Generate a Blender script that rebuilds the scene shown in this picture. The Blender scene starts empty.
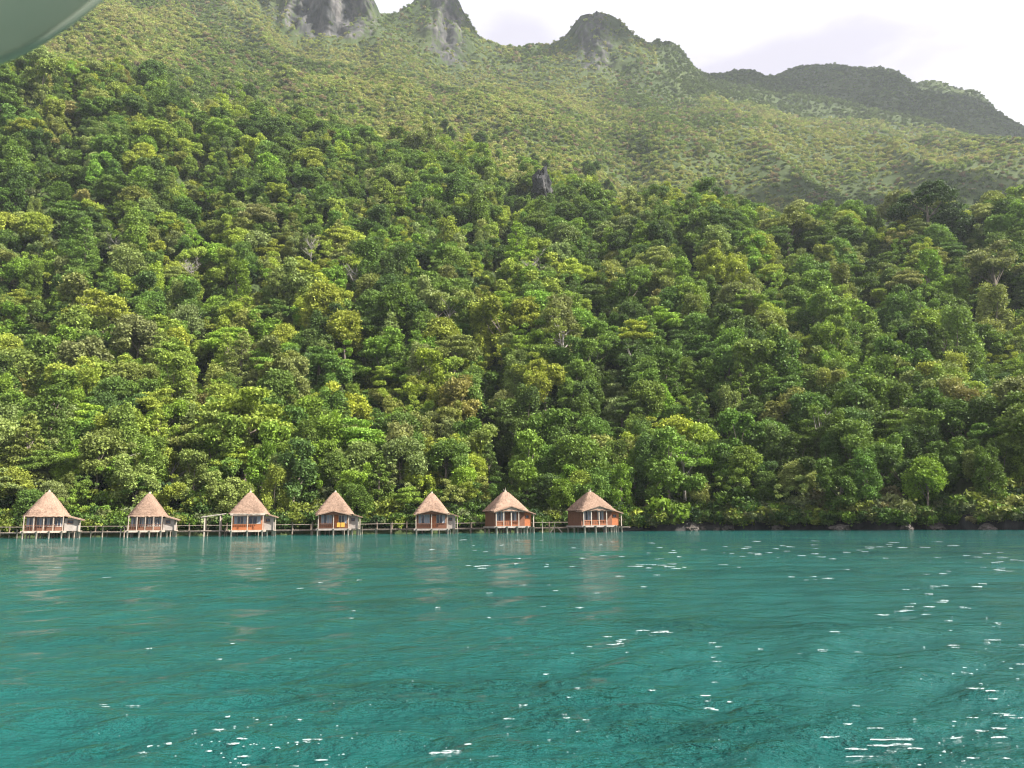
import bpy, math, random
import numpy as np
from mathutils import Matrix, Vector, noise

R = math.radians
random.seed(7)
rng = np.random.default_rng(7)
scene = bpy.context.scene
col = scene.collection

# ------------------------------------------------------------------ camera
F = 804.0
PITCH = R(9.73)
ROLL = R(-0.49)
CAMZ = 1.7
cam = bpy.data.cameras.new('camera')
cam.sensor_width = 36.0
cam.lens = F / 1024 * 36.0
cam.clip_start = 0.05
cam.clip_end = 9000
cam.dof.use_dof = True
cam.dof.focus_distance = 140
cam.dof.aperture_fstop = cam.lens / 1000 / 0.0065
cam_o = bpy.data.objects.new('camera', cam)
col.objects.link(cam_o)
CM = Matrix.Translation((0, 0, CAMZ)) @ Matrix.Rotation(R(90) + PITCH, 4, 'X') @ Matrix.Rotation(ROLL, 4, 'Z')
cam_o.matrix_world = CM
scene.camera = cam_o
CR = np.array(CM.to_3x3())

def ray(u, v):
    d = CR @ np.array([(u - 512) / F, -(v - 384) / F, -1.0])
    return d / d[1]                       # per metre of depth along +Y

def at(u, v, Y):
    d = ray(u, v)
    return Vector((d[0] * Y, Y, CAMZ + d[2] * Y))

def project(p):
    q = CR.T @ (np.array(p) - np.array([0, 0, CAMZ]))
    return 512 + F * q[0] / -q[2], 384 - F * q[1] / -q[2]

# ------------------------------------------------------------------ sky, sun, exposure
SUN_AZ, SUN_EL = 108.0, 42.0              # clockwise from the view direction, above the horizon
world = bpy.data.worlds.new('World')
scene.world = world
world.use_nodes = True
nt = world.node_tree
nt.nodes.clear()
out = nt.nodes.new('ShaderNodeOutputWorld')
bg = nt.nodes.new('ShaderNodeBackground')
bg.inputs['Strength'].default_value = 0.056
sky = nt.nodes.new('ShaderNodeTexSky')
sky.sky_type = 'NISHITA'
sky.sun_disc = False
sky.sun_elevation = R(SUN_EL)
sky.sun_rotation = R(SUN_AZ)
sky.air_density = 1.0
sky.dust_density = 2.0
tc = nt.nodes.new('ShaderNodeTexCoord')
mp = nt.nodes.new('ShaderNodeMapping')
mp.inputs['Scale'].default_value = (1.0, 1.0, 2.6)
nz = nt.nodes.new('ShaderNodeTexNoise')
nz.inputs['Scale'].default_value = 3.2
nz.inputs['Detail'].default_value = 7
nz.inputs['Roughness'].default_value = 0.55
rp = nt.nodes.new('ShaderNodeValToRGB')
rp.color_ramp.elements[0].position = 0.08
rp.color_ramp.elements[1].position = 0.2
cc = nt.nodes.new('ShaderNodeValToRGB')
cc.color_ramp.elements[0].position = 0.38
cc.color_ramp.elements[0].color = (7.2, 7.0, 7.5, 1)
cc.color_ramp.elements[1].position = 0.62
cc.color_ramp.elements[1].color = (6.0, 5.9, 6.6, 1)
nz2 = nt.nodes.new('ShaderNodeTexNoise')
nz2.inputs['Scale'].default_value = 2.1
nz2.inputs['Detail'].default_value = 4
mx = nt.nodes.new('ShaderNodeMix')
mx.data_type = 'RGBA'
L = nt.links.new
L(tc.outputs['Generated'], mp.inputs['Vector'])
L(mp.outputs[0], nz.inputs['Vector'])
L(mp.outputs[0], nz2.inputs['Vector'])
L(nz.outputs['Fac'], rp.inputs[0])
L(nz2.outputs['Fac'], cc.inputs[0])
L(rp.outputs[0], mx.inputs[0])
L(sky.outputs[0], mx.inputs[6])
L(cc.outputs[0], mx.inputs[7])
prev = mx.outputs[2]
nrm = nt.nodes.new('ShaderNodeVectorMath'); nrm.operation = 'NORMALIZE'
L(tc.outputs['Generated'], nrm.inputs[0])
for (u_, v_, wx, wz, st) in ((800, 62, .16, .040, .85), (515, 42, .06, .030, .8), (930, 60, .05, .03, .5), (640, 70, .08, .03, .6)):
    d_ = ray(u_, v_); d_ = d_ / np.linalg.norm(d_)
    sb = nt.nodes.new('ShaderNodeVectorMath'); sb.operation = 'SUBTRACT'; sb.inputs[1].default_value = tuple(d_)
    sc2 = nt.nodes.new('ShaderNodeVectorMath'); sc2.operation = 'MULTIPLY'; sc2.inputs[1].default_value = (1 / wx, .6 / wx, 1 / wz)
    ln_ = nt.nodes.new('ShaderNodeVectorMath'); ln_.operation = 'LENGTH'
    n3 = nt.nodes.new('ShaderNodeTexNoise'); n3.inputs['Scale'].default_value = 14; n3.inputs['Detail'].default_value = 6
    ad_ = nt.nodes.new('ShaderNodeMath'); ad_.operation = 'ADD'
    mr_ = nt.nodes.new('ShaderNodeMapRange'); mr_.interpolation_type = 'SMOOTHSTEP'
    for k_, q_ in ((1, 1.9), (2, .9), (3, 0), (4, st)): mr_.inputs[k_].default_value = q_
    L(nrm.outputs[0], sb.inputs[0]); L(sb.outputs[0], sc2.inputs[0]); L(sc2.outputs[0], ln_.inputs[0])
    L(mp.outputs[0], n3.inputs['Vector']); L(ln_.outputs['Value'], ad_.inputs[0]); L(n3.outputs['Fac'], ad_.inputs[1]); L(ad_.outputs[0], mr_.inputs[0])
    m3 = nt.nodes.new('ShaderNodeMix'); m3.data_type = 'RGBA'; m3.inputs[7].default_value = (4.3, 4.1, 4.8, 1)
    L(mr_.outputs[0], m3.inputs[0]); L(prev, m3.inputs[6]); prev = m3.outputs[2]
L(prev, bg.inputs[0])
L(bg.outputs[0], out.inputs[0])

sl = bpy.data.lights.new('sun', 'SUN')
sl.energy = 5.0
sl.angle = R(0.5)
sl.color = (1.0, 0.95, 0.86)
so = bpy.data.objects.new('sun', sl)
col.objects.link(so)
a, e = R(SUN_AZ), R(SUN_EL)
SV = Vector((math.sin(a) * math.cos(e), math.cos(a) * math.cos(e), math.sin(e)))
so.rotation_euler = SV.to_track_quat('Z', 'Y').to_euler()
so.location = SV * 300
scene.view_settings.view_transform = 'Standard'
scene.view_settings.look = 'None'
scene.view_settings.exposure = 1.6
scene.view_settings.gamma = 1
scene.view_settings.use_curve_mapping = False
scene.cycles.sample_clamp_direct = 8
scene.cycles.filter_width = 1.2
scene.cycles.max_bounces = 6
scene.cycles.diffuse_bounces = 3
scene.cycles.glossy_bounces = 3
scene.cycles.transmission_bounces = 4
scene.cycles.volume_bounces = 1
scene.cycles.transparent_max_bounces = 6
scene.cycles.sample_clamp_indirect = 2

# ------------------------------------------------------------------ helpers
def tag(o, label=None, cat=None, group=None, kind=None):
    if label: o['label'] = label
    if cat: o['category'] = cat
    if group: o['group'] = group
    if kind: o['kind'] = kind
    return o

def empty(name, loc=(0, 0, 0), rz=0.0, scale=1.0):
    o = bpy.data.objects.new(name, None)
    o.location = loc
    o.rotation_euler = (0, 0, rz)
    o.scale = (scale,) * 3
    o.empty_display_size = 0.5
    col.objects.link(o)
    return o

def link_mesh(name, me, parent=None, mat=None):
    if mat is not None and len(me.materials) == 0:
        me.materials.append(mat)
    o = bpy.data.objects.new(name, me)
    col.objects.link(o)
    if parent is not None:
        o.parent = parent
    return o

class MB:
    """collects boxes, bars and tubes into one mesh"""
    def __init__(s):
        s.v, s.f = [], []
    def poly(s, pts, faces):
        b = len(s.v)
        s.v += [tuple(p) for p in pts]
        s.f += [tuple(b + i for i in f) for f in faces]
        return s
    def box(s, c, d, rz=0.0):
        cx, cy, cz = c
        ca, sa = math.cos(rz), math.sin(rz)
        P = []
        for z in (-.5, .5):
            for x, y in ((-.5, -.5), (.5, -.5), (.5, .5), (-.5, .5)):
                X, Y = x * d[0], y * d[1]
                P.append((cx + X * ca - Y * sa, cy + X * sa + Y * ca, cz + z * d[2]))
        return s.poly(P, [(3, 2, 1, 0), (4, 5, 6, 7), (0, 1, 5, 4), (1, 2, 6, 5), (2, 3, 7, 6), (3, 0, 4, 7)])
    def tube(s, pts, rad, n=7):
        pts = [Vector(p) for p in pts]
        if not hasattr(rad, '__len__'): rad = [rad] * len(pts)
        P, Fc = [], []
        for i, p in enumerate(pts):
            t = (pts[min(i + 1, len(pts) - 1)] - pts[max(i - 1, 0)]).normalized()
            up = Vector((0, 0, 1)) if abs(t.z) < .9 else Vector((0, 1, 0))
            a_ = t.cross(up).normalized()
            b_ = t.cross(a_).normalized()
            for j in range(n):
                an = 2 * math.pi * j / n
                P.append(p + (a_ * math.cos(an) + b_ * math.sin(an)) * rad[i])
        for i in range(len(pts) - 1):
            for j in range(n):
                k = (j + 1) % n
                Fc.append((i * n + j, i * n + k, (i + 1) * n + k, (i + 1) * n + j))
        Fc.append(tuple(range(n)))
        Fc.append(tuple(range((len(pts) - 1) * n + n - 1, (len(pts) - 1) * n - 1, -1)))
        return s.poly(P, Fc)
    def mesh(s, name, smooth=False):
        me = bpy.data.meshes.new(name)
        me.from_pydata(s.v, [], s.f)
        if smooth:
            me.polygons.foreach_set('use_smooth', [True] * len(me.polygons))
        me.update()
        return me
    def build(s, name, mat, parent=None, smooth=False):
        return link_mesh(name, s.mesh(name, smooth), parent, mat)

def grid_mesh(name, V, nu, nv, smooth=True):
    me = bpy.data.meshes.new(name)
    me.vertices.add(nu * nv)
    me.vertices.foreach_set('co', V.reshape(-1).astype(np.float32))
    i = np.arange(nu - 1)[:, None] * nv + np.arange(nv - 1)[None, :]
    q = np.stack([i, i + nv, i + nv + 1, i + 1], -1).reshape(-1, 4)
    me.loops.add(q.size)
    me.loops.foreach_set('vertex_index', q.reshape(-1).astype(np.int32))
    me.polygons.add(len(q))
    me.polygons.foreach_set('loop_start', np.arange(0, q.size, 4, dtype=np.int32))
    me.polygons.foreach_set('use_smooth', np.full(len(q), smooth))
    me.update(calc_edges=True)
    me.validate()
    return me

# ------------------------------------------------------------------ materials
def new_mat(name):
    m = bpy.data.materials.new(name)
    m.use_nodes = True
    n = m.node_tree.nodes
    b = n['Principled BSDF']
    return m, m.node_tree, b

def ramp(nt, stops):
    r = nt.nodes.new('ShaderNodeValToRGB')
    e = r.color_ramp.elements
    e[0].position, e[0].color = stops[0][0], (*stops[0][1], 1)
    e[1].position, e[1].color = stops[-1][0], (*stops[-1][1], 1)
    for p, c in stops[1:-1]:
        x = e.new(p); x.color = (*c, 1)
    return r

def noise_node(nt, scale, detail=5, rough=.55, vec=None, mscale=None, obj=True):
    n = nt.nodes.new('ShaderNodeTexNoise')
    n.inputs['Scale'].default_value = scale
    n.inputs['Detail'].default_value = detail
    n.inputs['Roughness'].default_value = rough
    t = nt.nodes.new('ShaderNodeTexCoord')
    m = nt.nodes.new('ShaderNodeMapping')
    if mscale: m.inputs['Scale'].default_value = mscale
    nt.links.new(t.outputs['Object'], m.inputs[0])
    nt.links.new(m.outputs[0], n.inputs['Vector'])
    return n

def wood(name, c1, c2, scale=3.0, mscale=(1, 1, 1), rough=.8, bump=.3, spec=.2):
    m, t, b = new_mat(name)
    n = noise_node(t, scale, 6, .6, mscale=mscale)
    r = ramp(t, [(.3, c1), (.7, c2)])
    t.links.new(n.outputs['Fac'], r.inputs[0])
    t.links.new(r.outputs[0], b.inputs['Base Color'])
    b.inputs['Roughness'].default_value = rough
    b.inputs['Specular IOR Level'].default_value = spec
    bp = t.nodes.new('ShaderNodeBump')
    bp.inputs['Strength'].default_value = bump
    bp.inputs['Distance'].default_value = .05
    t.links.new(n.outputs['Fac'], bp.inputs['Height'])
    t.links.new(bp.outputs[0], b.inputs['Normal'])
    return m

M = {}
M['thatch'] = wood('thatch', (.16, .105, .076), (.33, .228, .170), 5.0, (3, 3, .7), .95, .9, .05)
_t = M['thatch'].node_tree; _b = _t.nodes['Principled BSDF']
_oi = _t.nodes.new('ShaderNodeObjectInfo'); _mr = _t.nodes.new('ShaderNodeMapRange'); _mr.inputs[3].default_value = .78; _mr.inputs[4].default_value = 1.12
_n = noise_node(_t, .9, 5, .6); _m1 = _t.nodes.new('ShaderNodeMath'); _m1.operation = 'ADD'; _m1.inputs[1].default_value = .5
_m2 = _t.nodes.new('ShaderNodeMath'); _m2.operation = 'MULTIPLY'; _mx = _t.nodes.new('ShaderNodeMix'); _mx.data_type = 'RGBA'; _mx.blend_type = 'MULTIPLY'; _mx.inputs[0].default_value = 1
_src = _b.inputs['Base Color'].links[0].from_socket
_t.links.new(_oi.outputs['Random'], _mr.inputs[0]); _t.links.new(_n.outputs['Fac'], _m1.inputs[0]); _t.links.new(_mr.outputs[0], _m2.inputs[0]); _t.links.new(_m1.outputs[0], _m2.inputs[1])
_t.links.new(_src, _mx.inputs[6]); _t.links.new(_m2.outputs[0], _mx.inputs[7]); _t.links.new(_mx.outputs[2], _b.inputs['Base Color'])
M['thatch_dark'] = wood('thatch_dark', (.16, .11, .08), (.34, .24, .17), 5.0, (3, 3, .7), .95, .9, .05)
M['plank_orange'] = wood('plank_orange', (.26, .085, .035), (.42, .15, .06), 2.5, (1, 1, 7), .6, .2)
M['plank_brown'] = wood('plank_brown', (.10, .045, .028), (.20, .095, .058), 2.5, (1, 1, 7), .7, .2)
M['pale_wood'] = wood('pale_wood', (.34, .28, .22), (.52, .45, .38), 3, (2, 2, 1), .8, .2)
M['grey_wood'] = wood('grey_wood', (.24, .19, .15), (.48, .40, .33), 3, (2, 2, 1), .9, .3)
M['whitewash'] = wood('whitewash', (.25, .215, .19), (.39, .345, .31), 2, (1, 1, 1), .8, .1)
M['curtain'] = wood('curtain', (.17, .20, .25), (.32, .35, .40), 6, (4, 4, .5), .9, .2)
M['towel'] = wood('towel', (.55, .27, .04), (.65, .36, .08), 8, (1, 1, 1), .95, .2)
M['bark'] = wood('bark', (.10, .08, .06), (.26, .22, .18), 4, (1, 1, .3), .95, .8)
M['pale_bark'] = wood('pale_bark', (.22, .20, .17), (.34, .31, .28), 4, (1, 1, .3), .9, .4)
m, t, b = new_mat('window_glass')
b.inputs['Base Color'].default_value = (.02, .03, .045, 1)
b.inputs['Roughness'].default_value = .12
M['glass'] = m
m, t, b = new_mat('awning_fabric')
n = noise_node(t, 3, 4)
r = ramp(t, [(.3, (.56, .60, .50)), (.7, (.62, .66, .56))])
t.links.new(n.outputs['Fac'], r.inputs[0]); t.links.new(r.outputs[0], b.inputs['Base Color'])
b.inputs['Roughness'].default_value = .8
tr = t.nodes.new('ShaderNodeBsdfTranslucent'); t.links.new(r.outputs[0], tr.inputs[0])
ms = t.nodes.new('ShaderNodeMixShader'); ms.inputs[0].default_value = .65
t.links.new(b.outputs[0], ms.inputs[1]); t.links.new(tr.outputs[0], ms.inputs[2]); t.links.new(ms.outputs[0], t.nodes['Material Output'].inputs[0])
M['awning'] = m

# leaves: one material; the tint is the tree's own colour, the shade varies leaf by leaf
m, t, b = new_mat('leaves')
ti = t.nodes.new('ShaderNodeAttribute'); ti.attribute_type = 'INSTANCER'; ti.attribute_name = 'tint'
lv = t.nodes.new('ShaderNodeAttribute'); lv.attribute_type = 'GEOMETRY'; lv.attribute_name = 'leaf_value'
mu = t.nodes.new('ShaderNodeMix'); mu.data_type = 'RGBA'; mu.blend_type = 'MULTIPLY'; mu.inputs[0].default_value = 1
t.links.new(ti.outputs['Color'], mu.inputs[6]); t.links.new(lv.outputs['Color'], mu.inputs[7])
t.links.new(mu.outputs[2], b.inputs['Base Color'])
b.inputs['Roughness'].default_value = .62
b.inputs['Specular IOR Level'].default_value = .18
tr = t.nodes.new('ShaderNodeBsdfTranslucent')
br = t.nodes.new('ShaderNodeMix'); br.data_type = 'RGBA'; br.blend_type = 'MULTIPLY'; br.inputs[0].default_value = 1
br.inputs[7].default_value = (1.2, 1.2, .7, 1)
t.links.new(mu.outputs[2], br.inputs[6]); t.links.new(br.outputs[2], tr.inputs[0])
ms = t.nodes.new('ShaderNodeMixShader'); ms.inputs[0].default_value = .24
t.links.new(b.outputs[0], ms.inputs[1]); t.links.new(tr.outputs[0], ms.inputs[2])
t.links.new(ms.outputs[0], t.nodes['Material Output'].inputs[0])
M['leaf'] = m

# ground of the hillside: leaf litter and grass, bare rock where it is steep
m, t, b = new_mat('hillside')
g1 = noise_node(t, .02, 9, .62)
gr = ramp(t, [(.30, (.030, .044, .018)), (.45, (.045, .064, .023)), (.62, (.062, .080, .030)), (.78, (.075, .074, .040))])
t.links.new(g1.outputs['Fac'], gr.inputs[0])
g2 = noise_node(t, .5, 6, .7)
gd = ramp(t, [(.35, (.8, .8, .8)), (.65, (1.12, 1.12, 1.12))])
t.links.new(g2.outputs['Fac'], gd.inputs[0])
mm = t.nodes.new('ShaderNodeMix'); mm.data_type = 'RGBA'; mm.blend_type = 'MULTIPLY'; mm.inputs[0].default_value = 1
t.links.new(gr.outputs[0], mm.inputs[6]); t.links.new(gd.outputs[0], mm.inputs[7])
rk = noise_node(t, .09, 10, .7, mscale=(1, 1, .35))
rr = ramp(t, [(.36, (.012, .014, .014)), (.5, (.05, .05, .05)), (.66, (.13, .12, .115))])
t.links.new(rk.outputs['Fac'], rr.inputs[0])
ra = t.nodes.new('ShaderNodeAttribute'); ra.attribute_name = 'rock'
rn = noise_node(t, .16, 6, .65)
ad = t.nodes.new('ShaderNodeMath'); ad.operation = 'ADD'
t.links.new(ra.outputs['Fac'], ad.inputs[0]); t.links.new(rn.outputs['Fac'], ad.inputs[1])
mr = t.nodes.new('ShaderNodeMapRange'); mr.inputs[1].default_value = .90; mr.inputs[2].default_value = 1.0
t.links.new(ad.outputs[0], mr.inputs[0])
mg = t.nodes.new('ShaderNodeMix'); mg.data_type = 'RGBA'
t.links.new(mr.outputs[0], mg.inputs[0]); t.links.new(mm.outputs[2], mg.inputs[6]); t.links.new(rr.outputs[0], mg.inputs[7])
dk = t.nodes.new('ShaderNodeMapRange'); dk.inputs[1].default_value = .8; dk.inputs[2].default_value = .85; dk.inputs[3].default_value = 1; dk.inputs[4].default_value = .55
t.links.new(ra.outputs['Fac'], dk.inputs[0])
dm = t.nodes.new('ShaderNodeMix'); dm.data_type = 'RGBA'; dm.blend_type = 'MULTIPLY'; dm.inputs[0].default_value = 1
t.links.new(rr.outputs[0], dm.inputs[6]); t.links.new(dk.outputs[0], dm.inputs[7]); t.links.new(dm.outputs[2], mg.inputs[7])
t.links.new(mg.outputs[2], b.inputs['Base Color'])
b.inputs['Roughness'].default_value = .95
b.inputs['Specular IOR Level'].default_value = .1
bp = t.nodes.new('ShaderNodeBump'); bp.inputs['Distance'].default_value = 1.6; bp.inputs['Strength'].default_value = .7
t.links.new(rk.outputs['Fac'], bp.inputs['Height']); t.links.new(bp.outputs[0], b.inputs['Normal'])
M['hill'] = m

m, t, b = new_mat('shore_rock')
n = noise_node(t, .6, 10, .7)
r = ramp(t, [(.3, (.02, .017, .015)), (.5, (.07, .06, .052)), (.72, (.20, .17, .15))])
t.links.new(n.outputs['Fac'], r.inputs[0]); t.links.new(r.outputs[0], b.inputs['Base Color'])
b.inputs['Roughness'].default_value = .9
bp = t.nodes.new('ShaderNodeBump'); bp.inputs['Distance'].default_value = .4; bp.inputs['Strength'].default_value = 1
t.links.new(n.outputs['Fac'], bp.inputs['Height']); t.links.new(bp.outputs[0], b.inputs['Normal'])
M['rock'] = m

# ------------------------------------------------------------------ terrain
def pchip(x, y, xq):
    x = np.asarray(x, float); y = np.asarray(y, float); xq = np.asarray(xq, float)
    h = np.diff(x); d = np.diff(y) / h
    mns = np.zeros_like(y)
    for i in range(1, len(x) - 1):
        if d[i - 1] * d[i] > 0:
            w1, w2 = 2 * h[i] + h[i - 1], h[i] + 2 * h[i - 1]
            mns[i] = (w1 + w2) / (w1 / d[i - 1] + w2 / d[i])
    mns[0], mns[-1] = d[0], d[-1]
    i = np.clip(np.searchsorted(x, xq) - 1, 0, len(x) - 2)
    s = np.clip((xq - x[i]) / h[i], 0, 1)
    return ((2 * s**3 - 3 * s**2 + 1) * y[i] + (s**3 - 2 * s**2 + s) * h[i] * mns[i]
            + (-2 * s**3 + 3 * s**2) * y[i + 1] + (s**3 - s**2) * h[i] * mns[i + 1])

KS = np.linspace(-1.35, 1.35, 620)        # bearing, x / y
def curve(tab, key='v'):
    """a contour of the mountain as seen from the boat: (bearing px, height px, depth m) -> depth and height per bearing"""
    us = np.array([r[0] for r in tab], float)
    vs = np.array([r[1] for r in tab], float)
    ds = np.array([r[2] for r in tab], float)
    uq = np.linspace(us[0], us[-1], 900)
    vq, dq = pchip(us, vs, uq), pchip(us, ds, uq)
    kk, zz = [], []
    for u, v, d in zip(uq, vq, dq):
        q = ray(u, v)
        kk.append(q[0]); zz.append(CAMZ + q[2] * d)
    return np.interp(KS, kk, dq), np.interp(KS, kk, zz)

us_shore = [-700, -200, 50, 250, 430, 600, 640, 700, 850, 1024, 1250, 1700]
ds_shore = [112, 118, 122, 126, 131, 136, 137, 137, 125, 114, 106, 100]
ks_shore = [(u - 512) / F / 1.014 for u in us_shore]
shore = np.interp(KS, ks_shore, pchip(us_shore, ds_shore, us_shore))
shore = shore + np.array([noise.fractal(Vector((k_ * 16, 4.4, 0)), .8, 2.1, 3) * 3.2 * min(1, max(0, (k_ - .11) / .04)) for k_ in KS])
def shore_at(x, y):
    return float(np.interp(x / max(y, 1), KS, shore))

U = [-700, -200, 0, 100, 200, 300, 430, 512, 600, 700, 780, 850, 900, 1024, 1200, 1700]
T4 = list(zip(U, [60, 50, 62, 78, 108, 132, 155, 180, 205, 222, 240, 240, 236, 222, 215, 230],
              [330, 330, 340, 350, 360, 370, 380, 380, 370, 350, 335, 320, 310, 300, 290, 290]))
T5 = list(zip(U, [-20, -30, -15, 10, 48, 75, 98, 120, 140, 152, 162, 165, 165, 152, 145, 160],
              [600] * 2 + [610] * 5 + [620] * 9))
T6 = list(zip([-700, -200, 0, 100, 200, 270, 320, 365, 400, 430, 470, 512, 560, 600, 640, 700, 780, 850, 900, 1024, 1200, 1700],
              [-50, -90, -70, -40, -8, 12, 26, 38, 48, 58, 66, 64, 68, 76, 76, 92, 106, 115, 120, 146, 160, 200],
              [820] * 5 + [830, 830, 840, 860, 870, 880, 890, 900, 900, 900, 930, 1000, 1000, 1000, 1000, 1000, 1000]))
sky_tab = [(-700, -90), (-200, -130), (0, -110), (150, -60), (215, -30), (240, -26), (262, -24), (275, -26), (320, -30), (360, -20), (373, 6), (384, 13), (397, 12), (406, 9),
           (416, 2), (428, -3), (444, -1), (456, 7), (467, 18), (476, 32), (482, 36), (500, 39), (530, 44), (548, 45), (560, 40), (570, 33),
           (580, 24), (591, 18), (606, 16), (618, 23), (628, 33), (640, 44), (654, 48), (664, 47), (676, 43), (686, 48), (696, 62), (706, 72),
           (718, 74), (735, 72), (755, 70), (790, 71), (815, 67), (840, 65), (862, 68), (885, 69), (902, 71), (914, 79), (924, 77), (938, 78),
           (958, 87), (975, 96), (990, 106), (1003, 119), (1024, 130), (1080, 150), (1200, 178), (1700, 230)]
T7 = [(u, v, float(np.interp(u, [-700, 262, 275, 373, 384, 640, 700, 780, 1700], [930, 900, 856, 866, 910, 945, 1060, 1260, 1260]))) for u, v in sky_tab]
C4, C5, C6, C7 = curve(T4), curve(T5), curve(T6), curve(T7)

YS = np.unique(np.concatenate([np.array([-1., -.985, -.97]), np.linspace(0, 1, 130), np.linspace(1, 2, 60), np.linspace(2, 3, 55), np.linspace(3, 4, 70), np.linspace(4, 5, 16)]))
NV = len(YS)
TX = np.zeros((len(KS), NV)); TY = np.zeros_like(TX); TZ = np.zeros_like(TX); RK = np.zeros_like(TX)
kfun_right = np.clip((KS - .1) / .15, 0, 1)
CRAG = [(-.25, .10, 1.0), (-.085, .045, .85), (.115, .05, .8), (.20, .02, .5), (.42, .10, .12)]
GUL = [(-.405, .016, 7), (-.19, .012, 4), (-.01, .018, 8), (.24, .012, 5), (.47, .016, 8), (.60, .014, 6), (-.60, .015, 5), (.13, .012, 4), (-.31, .012, 3.5), (.36, .012, 5)]
for i, k in enumerate(KS):
    s = shore[i]
    kr = kfun_right[i]
    y4, z4 = C4[0][i], C4[1][i]; y5, z5 = C5[0][i], C5[1][i]; y6, z6 = C6[0][i], C6[1][i]; y7, z7 = C7[0][i], C7[1][i]
    z4 -= 4
    ledge = .7 + .9 * kr
    dipz = (z4 - 8) * kr + (z4 + (z5 - z4) * .22) * (1 - kr)
    px = [s - 25, s - 1, s, s + 1.0, s + 3.5, s + 22, 190, y4, y4 + (y5 - y4) * .28, y5, y6, y7, y7 + 45, y7 + 200]
    pz = [-6, -.8, -.1, ledge, ledge + 1.6, 9.5 + 1.5 * kr, 34, z4, dipz, z5, z6, z7, z7 - 12, z7 - 170]
    # depth samples: 0 = shore, 1 = crest of the near forest, 2, 3, 4 = ridge
    ybase = [s, y4, y5, y6, y7, y7 + 200]
    yv = np.where(YS < 0, s + (YS + .97) * (0) - 0, 0) * 1.0
    tt = np.clip(YS, 0, 5)
    # finer near the shore
    tt1 = np.where(tt < 1, tt ** 1.35, tt)
    yv = np.interp(tt1, [0, 1, 2, 3, 4, 5], ybase)
    yv[0] = s - 25; yv[1] = s - 1; yv[2] = s - .02 if YS[2] < 0 else yv[2]
    zv = pchip(px, pz, yv)
    zl = np.interp(yv, px, pz)
    zv = np.where(yv > y6, zl, zv)
    for j in range(NV):
        y = yv[j]; x = k * y
        land = min(1, max(0, (y - s - 2) / 25))
        far = min(1, max(0, (y - 420) / 150))
        dz = noise.fractal(Vector((x * .022, y * .022, 3.1)), 1, 2, 4) * (3.5 - 1.9 * far) * land
        if far > 0:
            rid = 1 - abs(noise.fractal(Vector((k * 5.0 + y * .0035, y * .0030 - k * 2.0, 8.8)), 1.0, 2.0, 3)) * 2
            dz += (rid - .5) * 19 * far
        fade = land * (1 - min(1, max(0, (y - 420) / 80)))
        if fade > 0:
            for gk, gw, ga in GUL:
                kk = k - gk - .018 * math.sin(y * .025 + gk * 40)
                dz -= ga * 1.6 * fade * math.exp(-(kk / gw) ** 2)
        # crags of the ridge
        rb = max([w_ * math.exp(-((k - c_) / s_) ** 2) for c_, s_, w_ in CRAG])
        rw = math.exp(-((y - y7 + (y7 - y6) * .35) / (26 + (y7 - y6) * .35)) ** 2) * (.25 + .75 * rb) if y > 600 else 0
        RK[i, j] = rb * min(1, max(0, (y - y6 + 22) / 20)) * .62 if y > 600 else 0
        dx = 0
        if rw > .02:
            q = noise.fractal(Vector((x * .045, zv[j] * .012, y * .03)), .7, 2.2, 5)
            y += q * (9 + 13 * rb) * rw
            dz += noise.fractal(Vector((x * .06, y * .05, 1.7)), .8, 2.1, 4) * (2.5 + 4.5 * rb) * rw
        if y < s + 5 and y > s - .5:
            q = noise.fractal(Vector((x * .25, y * .2, zv[j] * .4)), .8, 2.1, 4)
            y += q * 1.2; dz += abs(q) * .5 * (1 if zv[j] > .3 else 0)
        TX[i, j] = k * y; TY[i, j] = y; TZ[i, j] = zv[j] + dz
V = np.stack([TX, TY, TZ], -1)
# slope for the rock mask
dzy = np.gradient(TZ, axis=1) / np.maximum(np.abs(np.gradient(TY, axis=1)), .5)
dist = TY
RK = np.where(dist < 420, np.where((dist - shore[:, None]) < 3.6, .88, 0) * np.clip((KS[:, None] - .10) / .04, 0, 1), RK)
me = grid_mesh('mountain_terrain', V, len(KS), NV)
at_ = me.attributes.new('rock', 'FLOAT', 'POINT')
at_.data.foreach_set('value', RK.reshape(-1).astype(np.float32))
me.materials.append(M['hill'])
hill = link_mesh('mountain_terrain', me)
tag(hill, kind='structure')

def ground(x, y):
    k = x / y
    i = (k - KS[0]) / (KS[1] - KS[0])
    i0 = int(min(max(i, 0), len(KS) - 2)); f_ = i - i0
    a0 = np.interp(y, TY[i0], TZ[i0]); a1 = np.interp(y, TY[i0 + 1], TZ[i0 + 1])
    return float(a0 + (a1 - a0) * f_)
for i in range(len(KS)):                  # keep the lookup monotone
    TY[i] = np.maximum.accumulate(TY[i] + np.arange(NV) * 1e-4)
def rock_at(x, y):
    i = int(round((x / y - KS[0]) / (KS[1] - KS[0]))); i = min(max(i, 0), len(KS) - 1)
    return float(np.interp(y, TY[i], RK[i]))
def ground_hit(u, v, y0=100, y1=1500, step=1.5):
    """where the sight line through a place in the photograph meets the hillside"""
    d = ray(u, v); y = y0
    while y < y1:
        if CAMZ + d[2] * y < ground(d[0] * y, y): return d[0] * y, y
        y += step
    return None

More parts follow.
